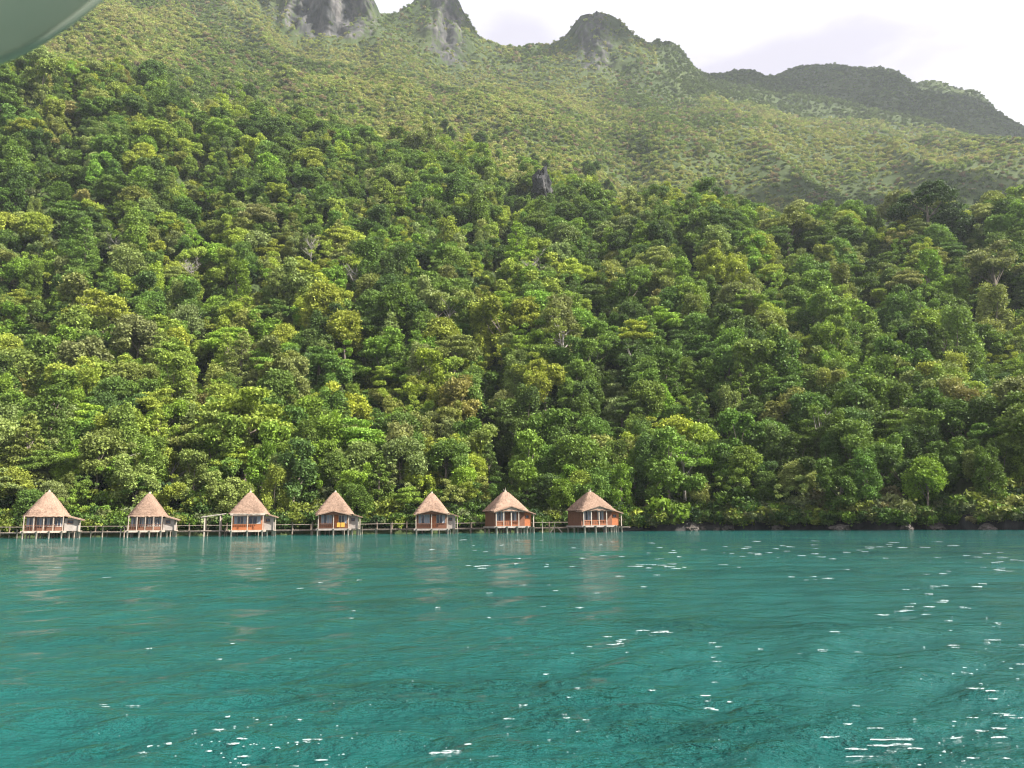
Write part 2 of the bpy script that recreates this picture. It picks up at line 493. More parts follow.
# ------------------------------------------------------------------ water
ya = np.concatenate([-np.geomspace(400, 3, 24), np.arange(-2.5, 3, .25), 3 * np.exp(np.linspace(0, math.log(200 / 3), 620))[0:]])
xa = np.sinh(np.linspace(-6.2, 6.2, 560)) / math.sinh(6.2) * 2000
xa = np.sort(np.concatenate([xa[np.abs(xa) > 18], np.linspace(-18, 18, 420)]))
X, Y = np.meshgrid(xa, ya, indexing='ij')
Z = np.zeros_like(X)
wr = np.random.default_rng(3)
for n_ in range(42):
    lam = .35 * (12 ** (n_ / 41))
    th = wr.normal(R(-62), .55)
    amp = .0066 * lam ** .25 * wr.uniform(.6, 1.3)
    kx, ky = math.cos(th) * 2 * math.pi / lam, math.sin(th) * 2 * math.pi / lam
    ph = wr.uniform(0, 6.28) + .9 * np.sin(X * .11 * wr.uniform(.5, 1.5) + Y * .07 + n_)
    fd = np.clip(1.4 - np.hypot(X, Y) / (lam * 22), 0, 1)
    Z += amp * np.sin(kx * X + ky * Y + ph) * fd
Z *= 1 + .5 * np.sin(X * .23 + 1) * np.sin(Y * .19)
me = grid_mesh('lake_water', np.stack([X, Y, Z], -1), len(xa), len(ya))
m, t, b = new_mat('lake_water')
n = noise_node(t, .05, 4, .5, mscale=(1, .6, 1))
r = ramp(t, [(.35, (.004, .058, .052)), (.65, (.005, .086, .078))])
t.links.new(n.outputs['Fac'], r.inputs[0]); t.links.new(r.outputs[0], b.inputs['Base Color'])
b.inputs['Roughness'].default_value = .06
b.inputs['IOR'].default_value = 1.33
w1 = noise_node(t, 3.0, 6, .62, mscale=(.7, 1.2, 1))
w2 = noise_node(t, 13.0, 3, .6, mscale=(.75, 1.2, 1))
gp = noise_node(t, .16, 5, .6, mscale=(.6, 1.3, 1))
def mrange(src, a0, a1, b0, b1):
    q = t.nodes.new('ShaderNodeMapRange'); q.interpolation_type = 'SMOOTHSTEP'
    for i_, v_ in zip((1, 2, 3, 4), (a0, a1, b0, b1)): q.inputs[i_].default_value = v_
    t.links.new(src, q.inputs[0]); return q.outputs[0]
def mul(p_, q_):
    z_ = t.nodes.new('ShaderNodeMath'); z_.operation = 'MULTIPLY'; t.links.new(p_, z_.inputs[0]); t.links.new(q_, z_.inputs[1]); return z_.outputs[0]
gust = mrange(gp.outputs['Fac'], .46, .68, .8, 1.9)      # cat's paws: gusts roughen some patches
b1 = t.nodes.new('ShaderNodeBump'); b1.inputs['Distance'].default_value = .21; b1.inputs['Strength'].default_value = 1
b2 = t.nodes.new('ShaderNodeBump'); b2.inputs['Distance'].default_value = .035; b2.inputs['Strength'].default_value = 1
t.links.new(mul(w1.outputs['Fac'], gust), b1.inputs['Height'])
t.links.new(mul(w2.outputs['Fac'], gust), b2.inputs['Height'])
t.links.new(b1.outputs[0], b2.inputs['Normal'])
t.links.new(b2.outputs[0], b.inputs['Normal'])
me.materials.append(m)
tag(link_mesh('lake_water', me), kind='structure')

# clouds over the mountain, higher than the haze; their shadow lies on the right-hand ridge
def cloud(loc, sz, seed):
    import bmesh
    bm = bmesh.new(); bmesh.ops.create_icosphere(bm, subdivisions=5, radius=1)
    for v_ in bm.verts:
        q = noise.fractal(v_.co * 1.6 + Vector((seed * 5.3, 0, 0)), .8, 2.1, 5)
        c_ = v_.co * (1 + q * .45)
        v_.co = Vector((c_.x * sz[0], c_.y * sz[1], max(c_.z, -.35) * sz[2]))
    me = bpy.data.meshes.new('cloud'); bm.to_mesh(me); bm.free()
    m = bpy.data.materials.get('cloud')
    if not m:
        m = bpy.data.materials.new('cloud'); m.use_nodes = True; m.node_tree.nodes.clear()
        o_ = m.node_tree.nodes.new('ShaderNodeOutputMaterial'); p_ = m.node_tree.nodes.new('ShaderNodeVolumePrincipled')
        p_.inputs['Color'].default_value = (.97, .97, 1, 1); p_.inputs['Density'].default_value = .09; p_.inputs['Anisotropy'].default_value = .3
        m.node_tree.links.new(p_.outputs[0], o_.inputs['Volume'])
    me.materials.append(m)
    o = link_mesh('cloud', me); o.location = loc
    tag(o, kind='stuff')
for tgt, t_, sz in (((430, 1170, 690), 420, (210, 120, 60)), ((700, 1130, 600), 560, (230, 120, 60)), ((270, 560, 230), 1120, (130, 26, 35)), ((-85, 960, 600), 480, (62, 50, 35)), ((115, 975, 610), 500, (75, 60, 35))):
    cloud(Vector(tgt) + SV * t_, sz, t_)


# haze
HZ = 0.00009
hb = MB().box((0, 515, 430), (4300, 1970, 880)).mesh('haze')
m = bpy.data.materials.new('haze'); m.use_nodes = True
m.node_tree.nodes.clear()
o_ = m.node_tree.nodes.new('ShaderNodeOutputMaterial')
pv = m.node_tree.nodes.new('ShaderNodeVolumePrincipled')
pv.inputs['Color'].default_value = (.84, .90, 1, 1)
pv.inputs['Density'].default_value = HZ
pv.inputs['Anisotropy'].default_value = .2
m.node_tree.links.new(pv.outputs[0], o_.inputs['Volume'])
tag(link_mesh('haze', hb, mat=m), kind='stuff')

# ------------------------------------------------------------------ trees
def unit(n_, r_=rng):
    v = r_.normal(size=(n_, 3))
    return v / np.linalg.norm(v, axis=1)[:, None]

def leaf_mesh(name, lobes, per, size, up=.35, rnd=.75, seed=0, hang=0.0):
    """small bent leaf sprays spread through a set of lobes (centre, radii, own shade)"""
    r_ = np.random.default_rng(seed)
    Cs, Ns, Sz, Vl = [], [], [], []
    for (c, rad, shade) in lobes:
        n_ = max(12, int(per * (rad[0] * rad[1] * rad[2]) ** (2 / 3)))
        d = unit(n_, r_)
        d[:, 2] = np.where((d[:, 2] < 0) & (r_.random(n_) < .55 + 0 * n_), -d[:, 2], d[:, 2])
        rr_ = 1 - np.abs(r_.normal(0, .24, n_))
        rr_ = np.where(r_.random(n_) < .16, rr_ * 1.35, rr_)
        p = np.array(c) + d * rr_[:, None] * np.array(rad)
        p[:, 2] -= hang * r_.random(n_) ** 2
        nn = d * (1 - rnd) + unit(n_, r_) * rnd + np.array([0, 0, up])
        nn /= np.linalg.norm(nn, axis=1)[:, None]
        Cs.append(p); Ns.append(nn)
        Sz.append(size * r_.uniform(.6, 1.5, n_))
        Vl.append(shade * r_.uniform(.6, 1.35, n_))
    C, N, S_, W = np.concatenate(Cs), np.concatenate(Ns), np.concatenate(Sz), np.concatenate(Vl)
    n_ = len(C)
    t1 = np.cross(N, unit(n_, r_)); t1 /= np.linalg.norm(t1, axis=1)[:, None]
    t2 = np.cross(N, t1)
    asp = r_.uniform(.45, .8, n_)
    bend = N * (S_ * r_.uniform(-.25, .1, n_))[:, None]
    P = np.stack([C - t1 * S_[:, None], C - t2 * (S_ * asp)[:, None] + bend * 0, C + t1 * S_[:, None] + bend, C + t2 * (S_ * asp)[:, None]], 1)
    me = bpy.data.meshes.new(name)
    me.vertices.add(n_ * 4); me.vertices.foreach_set('co', P.reshape(-1).astype(np.float32))
    me.loops.add(n_ * 4); me.loops.foreach_set('vertex_index', np.arange(n_ * 4, dtype=np.int32))
    me.polygons.add(n_); me.polygons.foreach_set('loop_start', np.arange(0, n_ * 4, 4, dtype=np.int32))
    me.update(calc_edges=True)
    at_ = me.attributes.new('leaf_value', 'FLOAT_COLOR', 'POINT')
    w4 = np.repeat(W, 4)
    at_.data.foreach_set('color', np.stack([w4, w4, w4 * .95, np.ones_like(w4)], 1).reshape(-1).astype(np.float32))
    me.materials.append(M['leaf'])
    return me

def limb_mesh(name, base_r, H, tips, seed, mat):
    r_ = random.Random(seed)
    mb = MB()
    lean = Vector((r_.uniform(-.6, .6), r_.uniform(-.6, .6), 0))
    top = Vector((lean.x, lean.y, H))
    pts = [Vector((0, 0, -1.2)), Vector((0, 0, 0)), Vector((lean.x * .25, lean.y * .4, H * .4)), Vector((lean.x * .7, lean.y * .8, H * .75)), top]
    mb.tube(pts, [base_r * 1.25, base_r, base_r * .72, base_r * .5, base_r * .22], 8)
    for tp in tips:
        tp = Vector(tp)
        f_ = r_.uniform(.42, .85)
        a0 = pts[1].lerp(top, f_)
        mid = a0.lerp(tp, .55) + Vector((r_.uniform(-.4, .4), r_.uniform(-.4, .4), r_.uniform(-.5, .2)))
        mb.tube([a0, mid, tp], [base_r * .34, base_r * .22, base_r * .08], 5)
    me = mb.mesh(name, True)
    me.materials.append(mat)
    return me

def make_variant(kind, seed):
    r_ = random.Random(seed)
    lobes = []
    if kind == 'round':
        H, Rr, n_ = 6.6, 3.2, 32
        for _ in range(n_):
            an, el = r_.uniform(0, 6.28), r_.uniform(-.85, 1.45)
            q = r_.uniform(.6, .95)
            rd = r_.uniform(.85, 1.5)
            lobes.append(((math.cos(an) * math.cos(el) * Rr * q, math.sin(an) * math.cos(el) * Rr * q, H + math.sin(el) * 3.4 * q), (rd, rd, rd * .9), r_.uniform(.75, 1.2)))
        sz = .27
    elif kind == 'column':
        H, n_ = 6.0, 30
        for i in range(n_):
            z = 1.2 + 9.0 * (i / n_) + r_.uniform(-.4, .4)
            w = 2.1 * math.sin(min(1, .25 + .85 * (1 - z / 11)) * 1.6) + .3
            an = r_.uniform(0, 6.28)
            rd = r_.uniform(.65, 1.15)
            lobes.append(((math.cos(an) * w * .75, math.sin(an) * w * .75, z), (rd, rd, rd * 1.1), r_.uniform(.75, 1.2)))
        sz = .24
    elif kind == 'umbrella':
        H, n_ = 8.5, 30
        for i in range(n_):
            tier = r_.choice([0, 0, 0, 1, 1, 2])
            an = r_.uniform(0, 6.28); q = (r_.random() ** .5) * (5.0 - tier * 1.3)
            rd = r_.uniform(.9, 1.6)
            lobes.append(((math.cos(an) * q, math.sin(an) * q, H - .6 + tier * 1.25 - q * q * .05 + r_.uniform(-.25, .25)), (rd, rd, rd * .38), r_.uniform(.8, 1.2)))
        sz = .25
    elif kind == 'irregular':
        H, n_ = 6.2, 10
        for _ in range(n_):
            an = r_.uniform(0, 6.28); q = r_.uniform(.6, 3.4); z = H + r_.uniform(-3.8, 3.6)
            for _k in range(4):
                rd = r_.uniform(.6, 1.15)
                lobes.append(((math.cos(an) * q + r_.uniform(-1, 1), math.sin(an) * q + r_.uniform(-1, 1), z + r_.uniform(-.9, .9)), (rd, rd, rd * .95), r_.uniform(.75, 1.2)))
        sz = .27
    elif kind == 'spire':
        H, n_ = 9.5, 34
        for i in range(n_):
            f_ = i / n_
            z = 2.4 + 9.6 * f_
            w = 2.9 * (1 - f_) ** .8 + .25
            an = i * 2.4 + r_.uniform(-.4, .4); q = w * r_.uniform(.5, 1)
            rd = .55 + .75 * (1 - f_)
            lobes.append(((math.cos(an) * q, math.sin(an) * q, z - q * .3), (rd, rd, rd * .5), r_.uniform(.75, 1.2)))
        sz = .23
    else:                                   # open: airy crown with its limbs showing
        H, n_ = 7.5, 17
        for _ in range(n_):
            an = r_.uniform(0, 6.28); q = r_.uniform(1.0, 3.8)
            rd = r_.uniform(.5, .95)
            lobes.append(((math.cos(an) * q, math.sin(an) * q, H + r_.uniform(-1.6, 2.4) - q * .2), (rd, rd, rd * .6), r_.uniform(.8, 1.2)))
        sz = .22
    crown = leaf_mesh(kind + '_crown', lobes, 400 if kind != 'open' else 300, sz * .66, seed=seed, hang=.9 if kind == 'column' else .35)
    tips = [l[0] for l in r_.sample(lobes, min(len(lobes), 11 if kind == 'open' else 7))]
    trunk = limb_mesh(kind + '_trunk', .24 if kind != 'umbrella' else .32, H * (1.0 if kind != 'spire' else 1.2), tips, seed, M['pale_bark'] if kind == 'open' else M['bark'])
    return dict(kind=kind, crown=crown, trunk=trunk)

KINDS = ['round', 'column', 'umbrella', 'irregular', 'spire', 'open']
VAR = [make_variant(k, 100 + 17 * i + s_) for i, k in enumerate(KINDS) for s_ in (0, 1)]
VAR += [make_variant('irregular', 901), make_variant('round', 902)]

SHAPE_W = {'round': 'round-crowned', 'column': 'narrow creeper-clad', 'umbrella': 'broad flat-crowned', 'irregular': 'loose clumpy', 'spire': 'tall pointed', 'open': 'thin airy'}
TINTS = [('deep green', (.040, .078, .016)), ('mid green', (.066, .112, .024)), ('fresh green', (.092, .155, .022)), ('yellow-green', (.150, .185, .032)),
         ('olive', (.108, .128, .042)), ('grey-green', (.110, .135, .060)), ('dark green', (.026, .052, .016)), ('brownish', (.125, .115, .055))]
TW = [.17, .22, .15, .14, .10, .10, .06, .015]

def pick_tint(x, y):
    n_ = noise.noise(Vector((x * .03, y * .03, 5.5)))
    w = np.array(TW)
    w = w * np.exp(np.array([-1, -.2, .8, 1.2, .8, .5, -1.6, .2]) * n_ * 2.2)
    u, v = project((x, y, ground(x, y) + 7))
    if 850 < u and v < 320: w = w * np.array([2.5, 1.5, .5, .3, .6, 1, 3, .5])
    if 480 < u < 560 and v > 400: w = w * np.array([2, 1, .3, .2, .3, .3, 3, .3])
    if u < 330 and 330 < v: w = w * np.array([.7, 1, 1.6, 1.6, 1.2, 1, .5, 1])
    w /= w.sum()
    i = int(rng.choice(len(TINTS), p=w))
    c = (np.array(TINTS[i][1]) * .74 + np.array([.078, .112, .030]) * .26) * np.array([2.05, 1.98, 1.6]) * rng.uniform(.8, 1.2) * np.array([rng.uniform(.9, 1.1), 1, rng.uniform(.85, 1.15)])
    return i, tuple(float(q) for q in c)

# where the trees stand
spots = []                                  # x, y, scale, variant, tint index, tint, bearing px, height px
y = 121.0
while y < 400:
    dy = 3.6 + (y - 120) * .011
    half = .86 * y + 14
    x = -half + random.uniform(0, 4)
    while x < half:
        px_, py_ = x + random.uniform(-2.2, 2.2), y + random.uniform(-1.9, 1.9)
        s = shore_at(px_, py_)
        c4 = float(np.interp(px_ / py_, KS, C4[0]))
        if py_ > s + .8 and py_ < c4 + 14:
            # clearings along the ravines
            kk = px_ / py_
            skip = any(abs(kk - gk - .018 * math.sin(py_ * .025 + gk * 40)) < gw * .45 for gk, gw, ga in GUL if ga > 5) and random.random() < .6
            if not skip:
                spots.append((px_, py_))
        x += 4.9 + (y - 120) * .010
    y += dy
TREES = []
for (x, y_) in spots:
    z = ground(x, y_)
    near_shore = y_ - shore_at(x, y_) < 9
    wts = [3, 4, .3, 3.8, 1.6, .5] if not near_shore else [3, 4, .1, 3.6, .5, .15]
    kd = random.choices(KINDS, wts)[0]
    vi = random.choice([i for i, v_ in enumerate(VAR) if v_['kind'] == kd])
    sc_ = random.uniform(.66, 1.3) * (1 + (y_ - 130) * .0008)
    if random.random() < .07: sc_ *= 1.35
    if near_shore: sc_ *= .72
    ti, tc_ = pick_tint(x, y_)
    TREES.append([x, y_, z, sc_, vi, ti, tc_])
# trees one can pick out in the photograph: bearing px, height px of the crown, kind, size, tint
NOTE = [(592, 172, 'irregular', 1.7, 0), (575, 200, 'round', 1.3, 0), (612, 190, 'round', 1.2, 0), (930, 232, 'umbrella', 2.1, 6), (900, 226, 'round', 1.9, 5), (955, 250, 'round', 1.8, 6),
        (850, 222, 'round', 1.6, 0), (830, 232, 'umbrella', 1.3, 1), (985, 205, 'round', 1.6, 6), (1010, 240, 'round', 1.7, 0), (1000, 300, 'umbrella', 2.0, 5), (735, 210, 'round', 1.4, 0),
        (610, 262, 'umbrella', 1.5, 2), (320, 338, 'round', 1.7, 3), (345, 360, 'round', 1.5, 3), (100, 345, 'umbrella', 1.6, 3), (135, 370, 'round', 1.6, 5), (80, 395, 'round', 1.6, 5),
        (640, 255, 'umbrella', 1.4, 2), (20, 440, 'irregular', 1.3, 4), (155, 450, 'irregular', 1.2, 2), (545, 410, 'irregular', 1.3, 3), (780, 440, 'irregular', 1.3, 4),
        (235, 300, 'column', 1.4, 2), (700, 150, 'open', 1.0, 4), (450, 130, 'round', 1.4, 0), (480, 140, 'round', 1.3, 0), (250, 95, 'round', 1.2, 0)]
for (u, v, kd, sc_, ti) in NOTE:
    h_ = ground_hit(u, v + 8 * sc_)
    if not h_: continue
    vi = random.choice([i for i, v_ in enumerate(VAR) if v_['kind'] == kd])
    TREES = [t_ for t_ in TREES if math.hypot(t_[0] - h_[0], t_[1] - h_[1]) > 3.2 * sc_]
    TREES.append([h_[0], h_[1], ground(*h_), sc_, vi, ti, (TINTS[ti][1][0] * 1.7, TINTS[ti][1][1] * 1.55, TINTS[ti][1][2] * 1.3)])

for _ in range(900):                        # the forest thins out uphill in smaller, scattered trees
    k = random.uniform(-.86, .86); i = int((k - KS[0]) / (KS[1] - KS[0]))
    f_ = random.random() ** 1.6
    y_ = C4[0][i] + 12 + f_ * 210; x = k * y_
    ti, tc_ = pick_tint(x, y_)
    kd = random.choice(['round', 'irregular', 'irregular', 'spire', 'column'])
    TREES.append([x, y_, ground(x, y_), random.uniform(.45, .95) * (1 - .4 * f_), random.choice([i_ for i_, v_ in enumerate(VAR) if v_['kind'] == kd]), ti, tc_])

OUT = ground_hit(541, 200)
def clear_of_rock(t_):
    if math.hypot(t_[0] - OUT[0], t_[1] - OUT[1]) < 7: return False
    u_, v_ = project((t_[0], t_[1], t_[2] + 9.5 * t_[3]))
    return not (abs(u_ - 541) < 17 and v_ < 199 and t_[1] < OUT[1] and t_[1] > OUT[1] - 40)
TREES = [t_ for t_ in TREES if clear_of_rock(t_)]
HUTS_U = [47, 152, 253, 338, 436, 511, 596]
def place_words(u):
    H = HUTS_U; nm = ['first', 'second', 'third', 'fourth', 'fifth', 'sixth', 'seventh']
    if u < 22: return 'left of the first hut', 0
    for i, h in enumerate(H):
        if abs(u - h) < 26: return f'above the {nm[i]} hut', 2 * i + 1
        if i < 6 and h + 26 <= u <= H[i + 1] - 26: return f'above the gap right of the {nm[i]} hut', 2 * i + 2
    j = int((u - 622) // 50)
    if j <= 0: return 'just right of the last hut', 15
    w = ['', 'one hut-width', 'two hut-widths', 'three hut-widths', 'four hut-widths', 'five hut-widths', 'six hut-widths', 'seven hut-widths', 'eight hut-widths', 'nine hut-widths'][min(j, 9)]
    return f'{w} right of the last hut', 15 + j
ORD = ['lowest', 'second', 'third', 'fourth', 'fifth', 'sixth', 'seventh', 'eighth', 'ninth', 'tenth', 'eleventh', 'twelfth', 'thirteenth', 'fourteenth', 'fifteenth', 'sixteenth', 'seventeenth', 'eighteenth', 'nineteenth', 'twentieth'] + ['topmost'] * 60

vis = []
for t_ in TREES:
    hgt = 8 * t_[3]
    u, v = project((t_[0], t_[1], t_[2] + hgt))
    t_.append(u); t_.append(v)
    t_.append(-20 < u < 1044 and v > -30)
inframe = sorted([t_ for t_ in TREES if t_[9]], key=lambda t_: -(t_[3] / t_[1]) - (1 if False else 0))
# skip a tree whose crown is buried behind a nearer crown in the same place
IND, occ = [], []
for t_ in sorted(inframe, key=lambda q: q[1]):
    rad = F * 3.0 * t_[3] / t_[1]
    hid = any(abs(t_[7] - a_[0]) < a_[2] * .55 and abs(t_[8] - a_[1]) < a_[2] * .45 for a_ in occ)
    if not hid:
        occ.append((t_[7], t_[8], rad)); IND.append((rad, t_))
IND.sort(key=lambda q: -q[0])
IND = [q[1] for q in IND[:292]]
ind_ids = {id(t_) for t_ in IND}
REST = [t_ for t_ in TREES if id(t_) not in ind_ids]

groups = {}
for t_ in IND:
    w, ci = place_words(t_[7])
    groups.setdefault((t_[5], VAR[t_[4]]['kind'], w), []).append(t_)
proto = {}
for (ti, kd, w), ts in groups.items():
    ts.sort(key=lambda q: -q[8])
    for n_, t_ in enumerate(ts):
        x, y_, z, sc_, vi = t_[:5]
        if len(ts) == 1: lab = f'{TINTS[ti][0]} {SHAPE_W[kd]} tree {w}'
        else: lab = f'{TINTS[ti][0]} {SHAPE_W[kd]} tree {w}, {ORD[n_]} uphill'
        root = empty('forest_tree', (x, y_, z - .2), random.uniform(0, 6.28), sc_)
        root.rotation_euler.x = random.uniform(-.07, .07); root.rotation_euler.y = random.uniform(-.07, .07)
        tag(root, lab, 'tree', 'trees of the steep forest')
        link_mesh('trunk', VAR[vi]['trunk'], root)
        c_ = link_mesh('crown', VAR[vi]['crown'], root)
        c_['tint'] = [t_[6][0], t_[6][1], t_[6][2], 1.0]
        proto.setdefault(vi, c_)

def scatter(name, pts, protos, kind='stuff'):
    """ONE object: uncountable plants on the hillside, grown with geometry nodes from real plants' meshes"""
    me = bpy.data.meshes.new(name)
    n_ = len(pts)
    me.vertices.add(n_)
    me.vertices.foreach_set('co', np.array([p[0] for p in pts], np.float32).reshape(-1))
    for an, ty, key, idx in (('rot', 'FLOAT_VECTOR', 'vector', 1), ('scl', 'FLOAT', 'value', 2), ('tint', 'FLOAT_COLOR', 'color', 3), ('pick', 'INT', 'value', 4)):
        q = me.attributes.new(an, ty, 'POINT')
        arr = np.array([p[idx] for p in pts])
        q.data.foreach_set(key, arr.reshape(-1).astype(np.int32 if ty == 'INT' else np.float32))
    me.update()
    o = link_mesh(name, me)
    g = bpy.data.node_groups.new(name, 'GeometryNodeTree')
    g.interface.new_socket('Geometry', in_out='INPUT', socket_type='NodeSocketGeometry')
    g.interface.new_socket('Geometry', in_out='OUTPUT', socket_type='NodeSocketGeometry')
    gi = g.nodes.new('NodeGroupInput'); go = g.nodes.new('NodeGroupOutput')
    jn = g.nodes.new('GeometryNodeJoinGeometry')
    for p in protos:
        oi = g.nodes.new('GeometryNodeObjectInfo'); oi.inputs['Object'].default_value = p
        oi.transform_space = 'ORIGINAL'; oi.inputs['As Instance'].default_value = True
        g.links.new(oi.outputs['Geometry'], jn.inputs[0])
    ip = g.nodes.new('GeometryNodeInstanceOnPoints')
    ip.inputs['Pick Instance'].default_value = True
    def na(nm, ty):
        q = g.nodes.new('GeometryNodeInputNamedAttribute'); q.data_type = ty; q.inputs['Name'].default_value = nm
        return q.outputs['Attribute']
    e2r = g.nodes.new('FunctionNodeEulerToRotation')
    g.links.new(na('rot', 'FLOAT_VECTOR'), e2r.inputs[0])
    g.links.new(e2r.outputs[0], ip.inputs['Rotation'])
    g.links.new(na('scl', 'FLOAT'), ip.inputs['Scale'])
    g.links.new(na('pick', 'INT'), ip.inputs['Instance Index'])
    g.links.new(gi.outputs[0], ip.inputs['Points'])
    g.links.new(jn.outputs[0], ip.inputs['Instance'])
    g.links.new(ip.outputs[0], go.inputs[0])
    md = o.modifiers.new('plants', 'NODES'); md.node_group = g
    tag(o, kind=kind)
    return o

plist = sorted(proto)
pts = []
for t_ in REST:
    x, y_, z, sc_, vi = t_[:5]
    if vi not in plist: vi = random.choice(plist)
    pts.append(((x, y_, z - .2), (random.uniform(-.07, .07), random.uniform(-.07, .07), random.uniform(0, 6.28)), sc_, (*t_[6], 1), plist.index(vi)))
scatter('upper_forest', pts, [proto[i] for i in plist])

# shrubs: real ones at the water's edge, the same meshes for undergrowth and the scrub of the high slope
def bush(seed, n_=6, per=230, sz=.155):
    r_ = random.Random(seed)
    lb = []
    for _ in range(n_):
        rd = r_.uniform(.5, .95)
        lb.append(((r_.uniform(-.9, .9), r_.uniform(-.9, .9), .35 + r_.uniform(0, .9)), (rd, rd, rd * .8), r_.uniform(.75, 1.2)))
    return leaf_mesh('shrub_foliage', lb, per, sz, seed=seed)
def stems(seed):
    r_ = random.Random(seed); mb = MB()
    for _ in range(6):
        mb.tube([(0, 0, -.3), (r_.uniform(-.3, .3), r_.uniform(-.3, .3), .4), (r_.uniform(-.9, .9), r_.uniform(-.9, .9), 1.1)], [.05, .035, .015], 5)
    me = mb.mesh('stem'); me.materials.append(M['bark']); return me
BUSH = [(bush(40 + i), stems(40 + i)) for i in range(4)]
SH = [(668, 'bright green round shrub spilling over the rocks right of the last hut', 2, 2.3), (752, 'yellow-green shrub leaning over the water between dark rocks', 3, 1.8),
      (815, 'grey-green shrub hanging above the dark undercut shore rock', 5, 1.9), (850, 'olive shrub on the shore rock below the tallest right-hand trees', 4, 1.9),
      (900, 'pale olive shrub drooping over the dark rocks at far right', 5, 2.1), (960, 'dull green shrub at the foot of the dark right-hand hollow', 1, 1.9),
      (118, 'fresh green shrub beside the walkway between first and second huts', 2, 1.5), (190, 'bright green shrub behind the walkway right of the second hut', 2, 1.4),
      (385, 'yellow-green shrub behind the walkway between fourth and fifth huts', 3, 1.5), (475, 'dark green shrub behind the walkway left of the sixth hut', 0, 1.6),
      (640, 'pale green shrub on the rocks just right of the last hut', 3, 1.7), (700, 'mid green shrub above pale shore boulders right of the last hut', 1, 1.8),
      (1010, 'olive shrub on the shore rocks at the far right edge', 4, 1.8)]
bproto = []
for i, (u, lab, ti, sc_) in enumerate(SH):
    k = (u - 512) / F / 1.014
    d_ = float(np.interp(k, KS, shore)) + (1.2 if u > 620 else 2.6)
    x = k * d_
    root = empty('shore_shrub', (x, d_, max(.6, ground(x, d_) - .3)), i * 1.3, sc_)
    tag(root, lab, 'shrub', 'shrubs along the shore')
    link_mesh('stem', BUSH[i % 4][1], root)
    c_ = link_mesh('foliage', BUSH[i % 4][0], root)
    c_['tint'] = [TINTS[ti][1][0] * 1.6, TINTS[ti][1][1] * 1.5, TINTS[ti][1][2] * 1.3, 1.0]
    if i < 4: bproto.append(c_)

def tint_of(i, f_=1.0):
    return tuple(float(q * f_) for q in TINTS[i][1]) + (1.0,)
pts = []
for q_ in range(12000):                      # undergrowth below the forest
    y_ = 118 + 290 * (random.random() ** .8)
    x = random.uniform(-.85, .85) * y_
    if q_ < 1500:
        k_ = random.uniform(-.85, .85); y_ = float(np.interp(k_, KS, shore)) + random.uniform(-.5 if k_ > .12 else .0, 4.5); x = k_ * y_
    elif y_ < shore_at(x, y_) + 1.5: continue
    if y_ > float(np.interp(x / y_, KS, C4[0])) + 60: continue
    pts.append(((x, y_, max(ground(x, y_) - .2, .75 + random.random() * .7)), (0, 0, random.uniform(0, 6.28)), random.uniform(.8, 2.3) if q_ >= 1500 else random.uniform(.6, 1.35), tint_of(random.choices(range(8), TW)[0], random.uniform(.75, 1.15) if q_ >= 1500 else random.uniform(1.1, 1.6)), random.randrange(4)))
scatter('forest_undergrowth', pts, bproto)

pts = []
SCR = [(.135, .165, .042), (.175, .195, .055), (.105, .145, .036), (.20, .19, .075), (.075, .105, .03), (.15, .115, .075)]
while len(pts) < 105000:
    t_ = random.random()
    k = random.uniform(-.86, .86)
    i = int((k - KS[0]) / (KS[1] - KS[0]))
    y4, y7 = C4[0][i], C7[0][i]
    y_ = y4 + 6 + (y7 + 6 - y4) * (t_ ** .85)
    x = k * y_
    u_, v_ = project((x, y_, ground(x, y_)))
    if v_ < -60: continue
    rk_ = rock_at(x, y_)
    if random.random() < rk_ * 1.5: continue
    n_ = noise.fractal(Vector((x * .008, y_ * .008, 2.2)), 1, 2, 4) * 1.4
    w = np.array([3, 3, 2.2, 2, 1.2, 1.2]) * np.exp(np.array([.4, 1.2, -.6, 1.6, -2.0, -.8]) * n_ * 2.4)
    c = SCR[int(rng.choice(6, p=w / w.sum()))]
    f_ = random.uniform(.75, 1.2)
    if k > .2 and y_ > C6[0][i] - 40: c = SCR[4] if random.random() < .7 else SCR[2]; f_ *= .7   # far-ridge cloud shade put into the scrub tint
    big = 1.0 if y_ > y4 + 90 else 1.5
    sc_ = random.choice([.7, .8, 1.0, 1.2, 1.7]) * random.uniform(.8, 1.25) * big * (1.0 if y_ < 900 else 1.25)
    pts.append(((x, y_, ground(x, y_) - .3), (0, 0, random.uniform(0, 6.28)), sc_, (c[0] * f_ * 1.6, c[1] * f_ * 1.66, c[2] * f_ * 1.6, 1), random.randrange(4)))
scatter('mountain_scrub', pts, bproto)

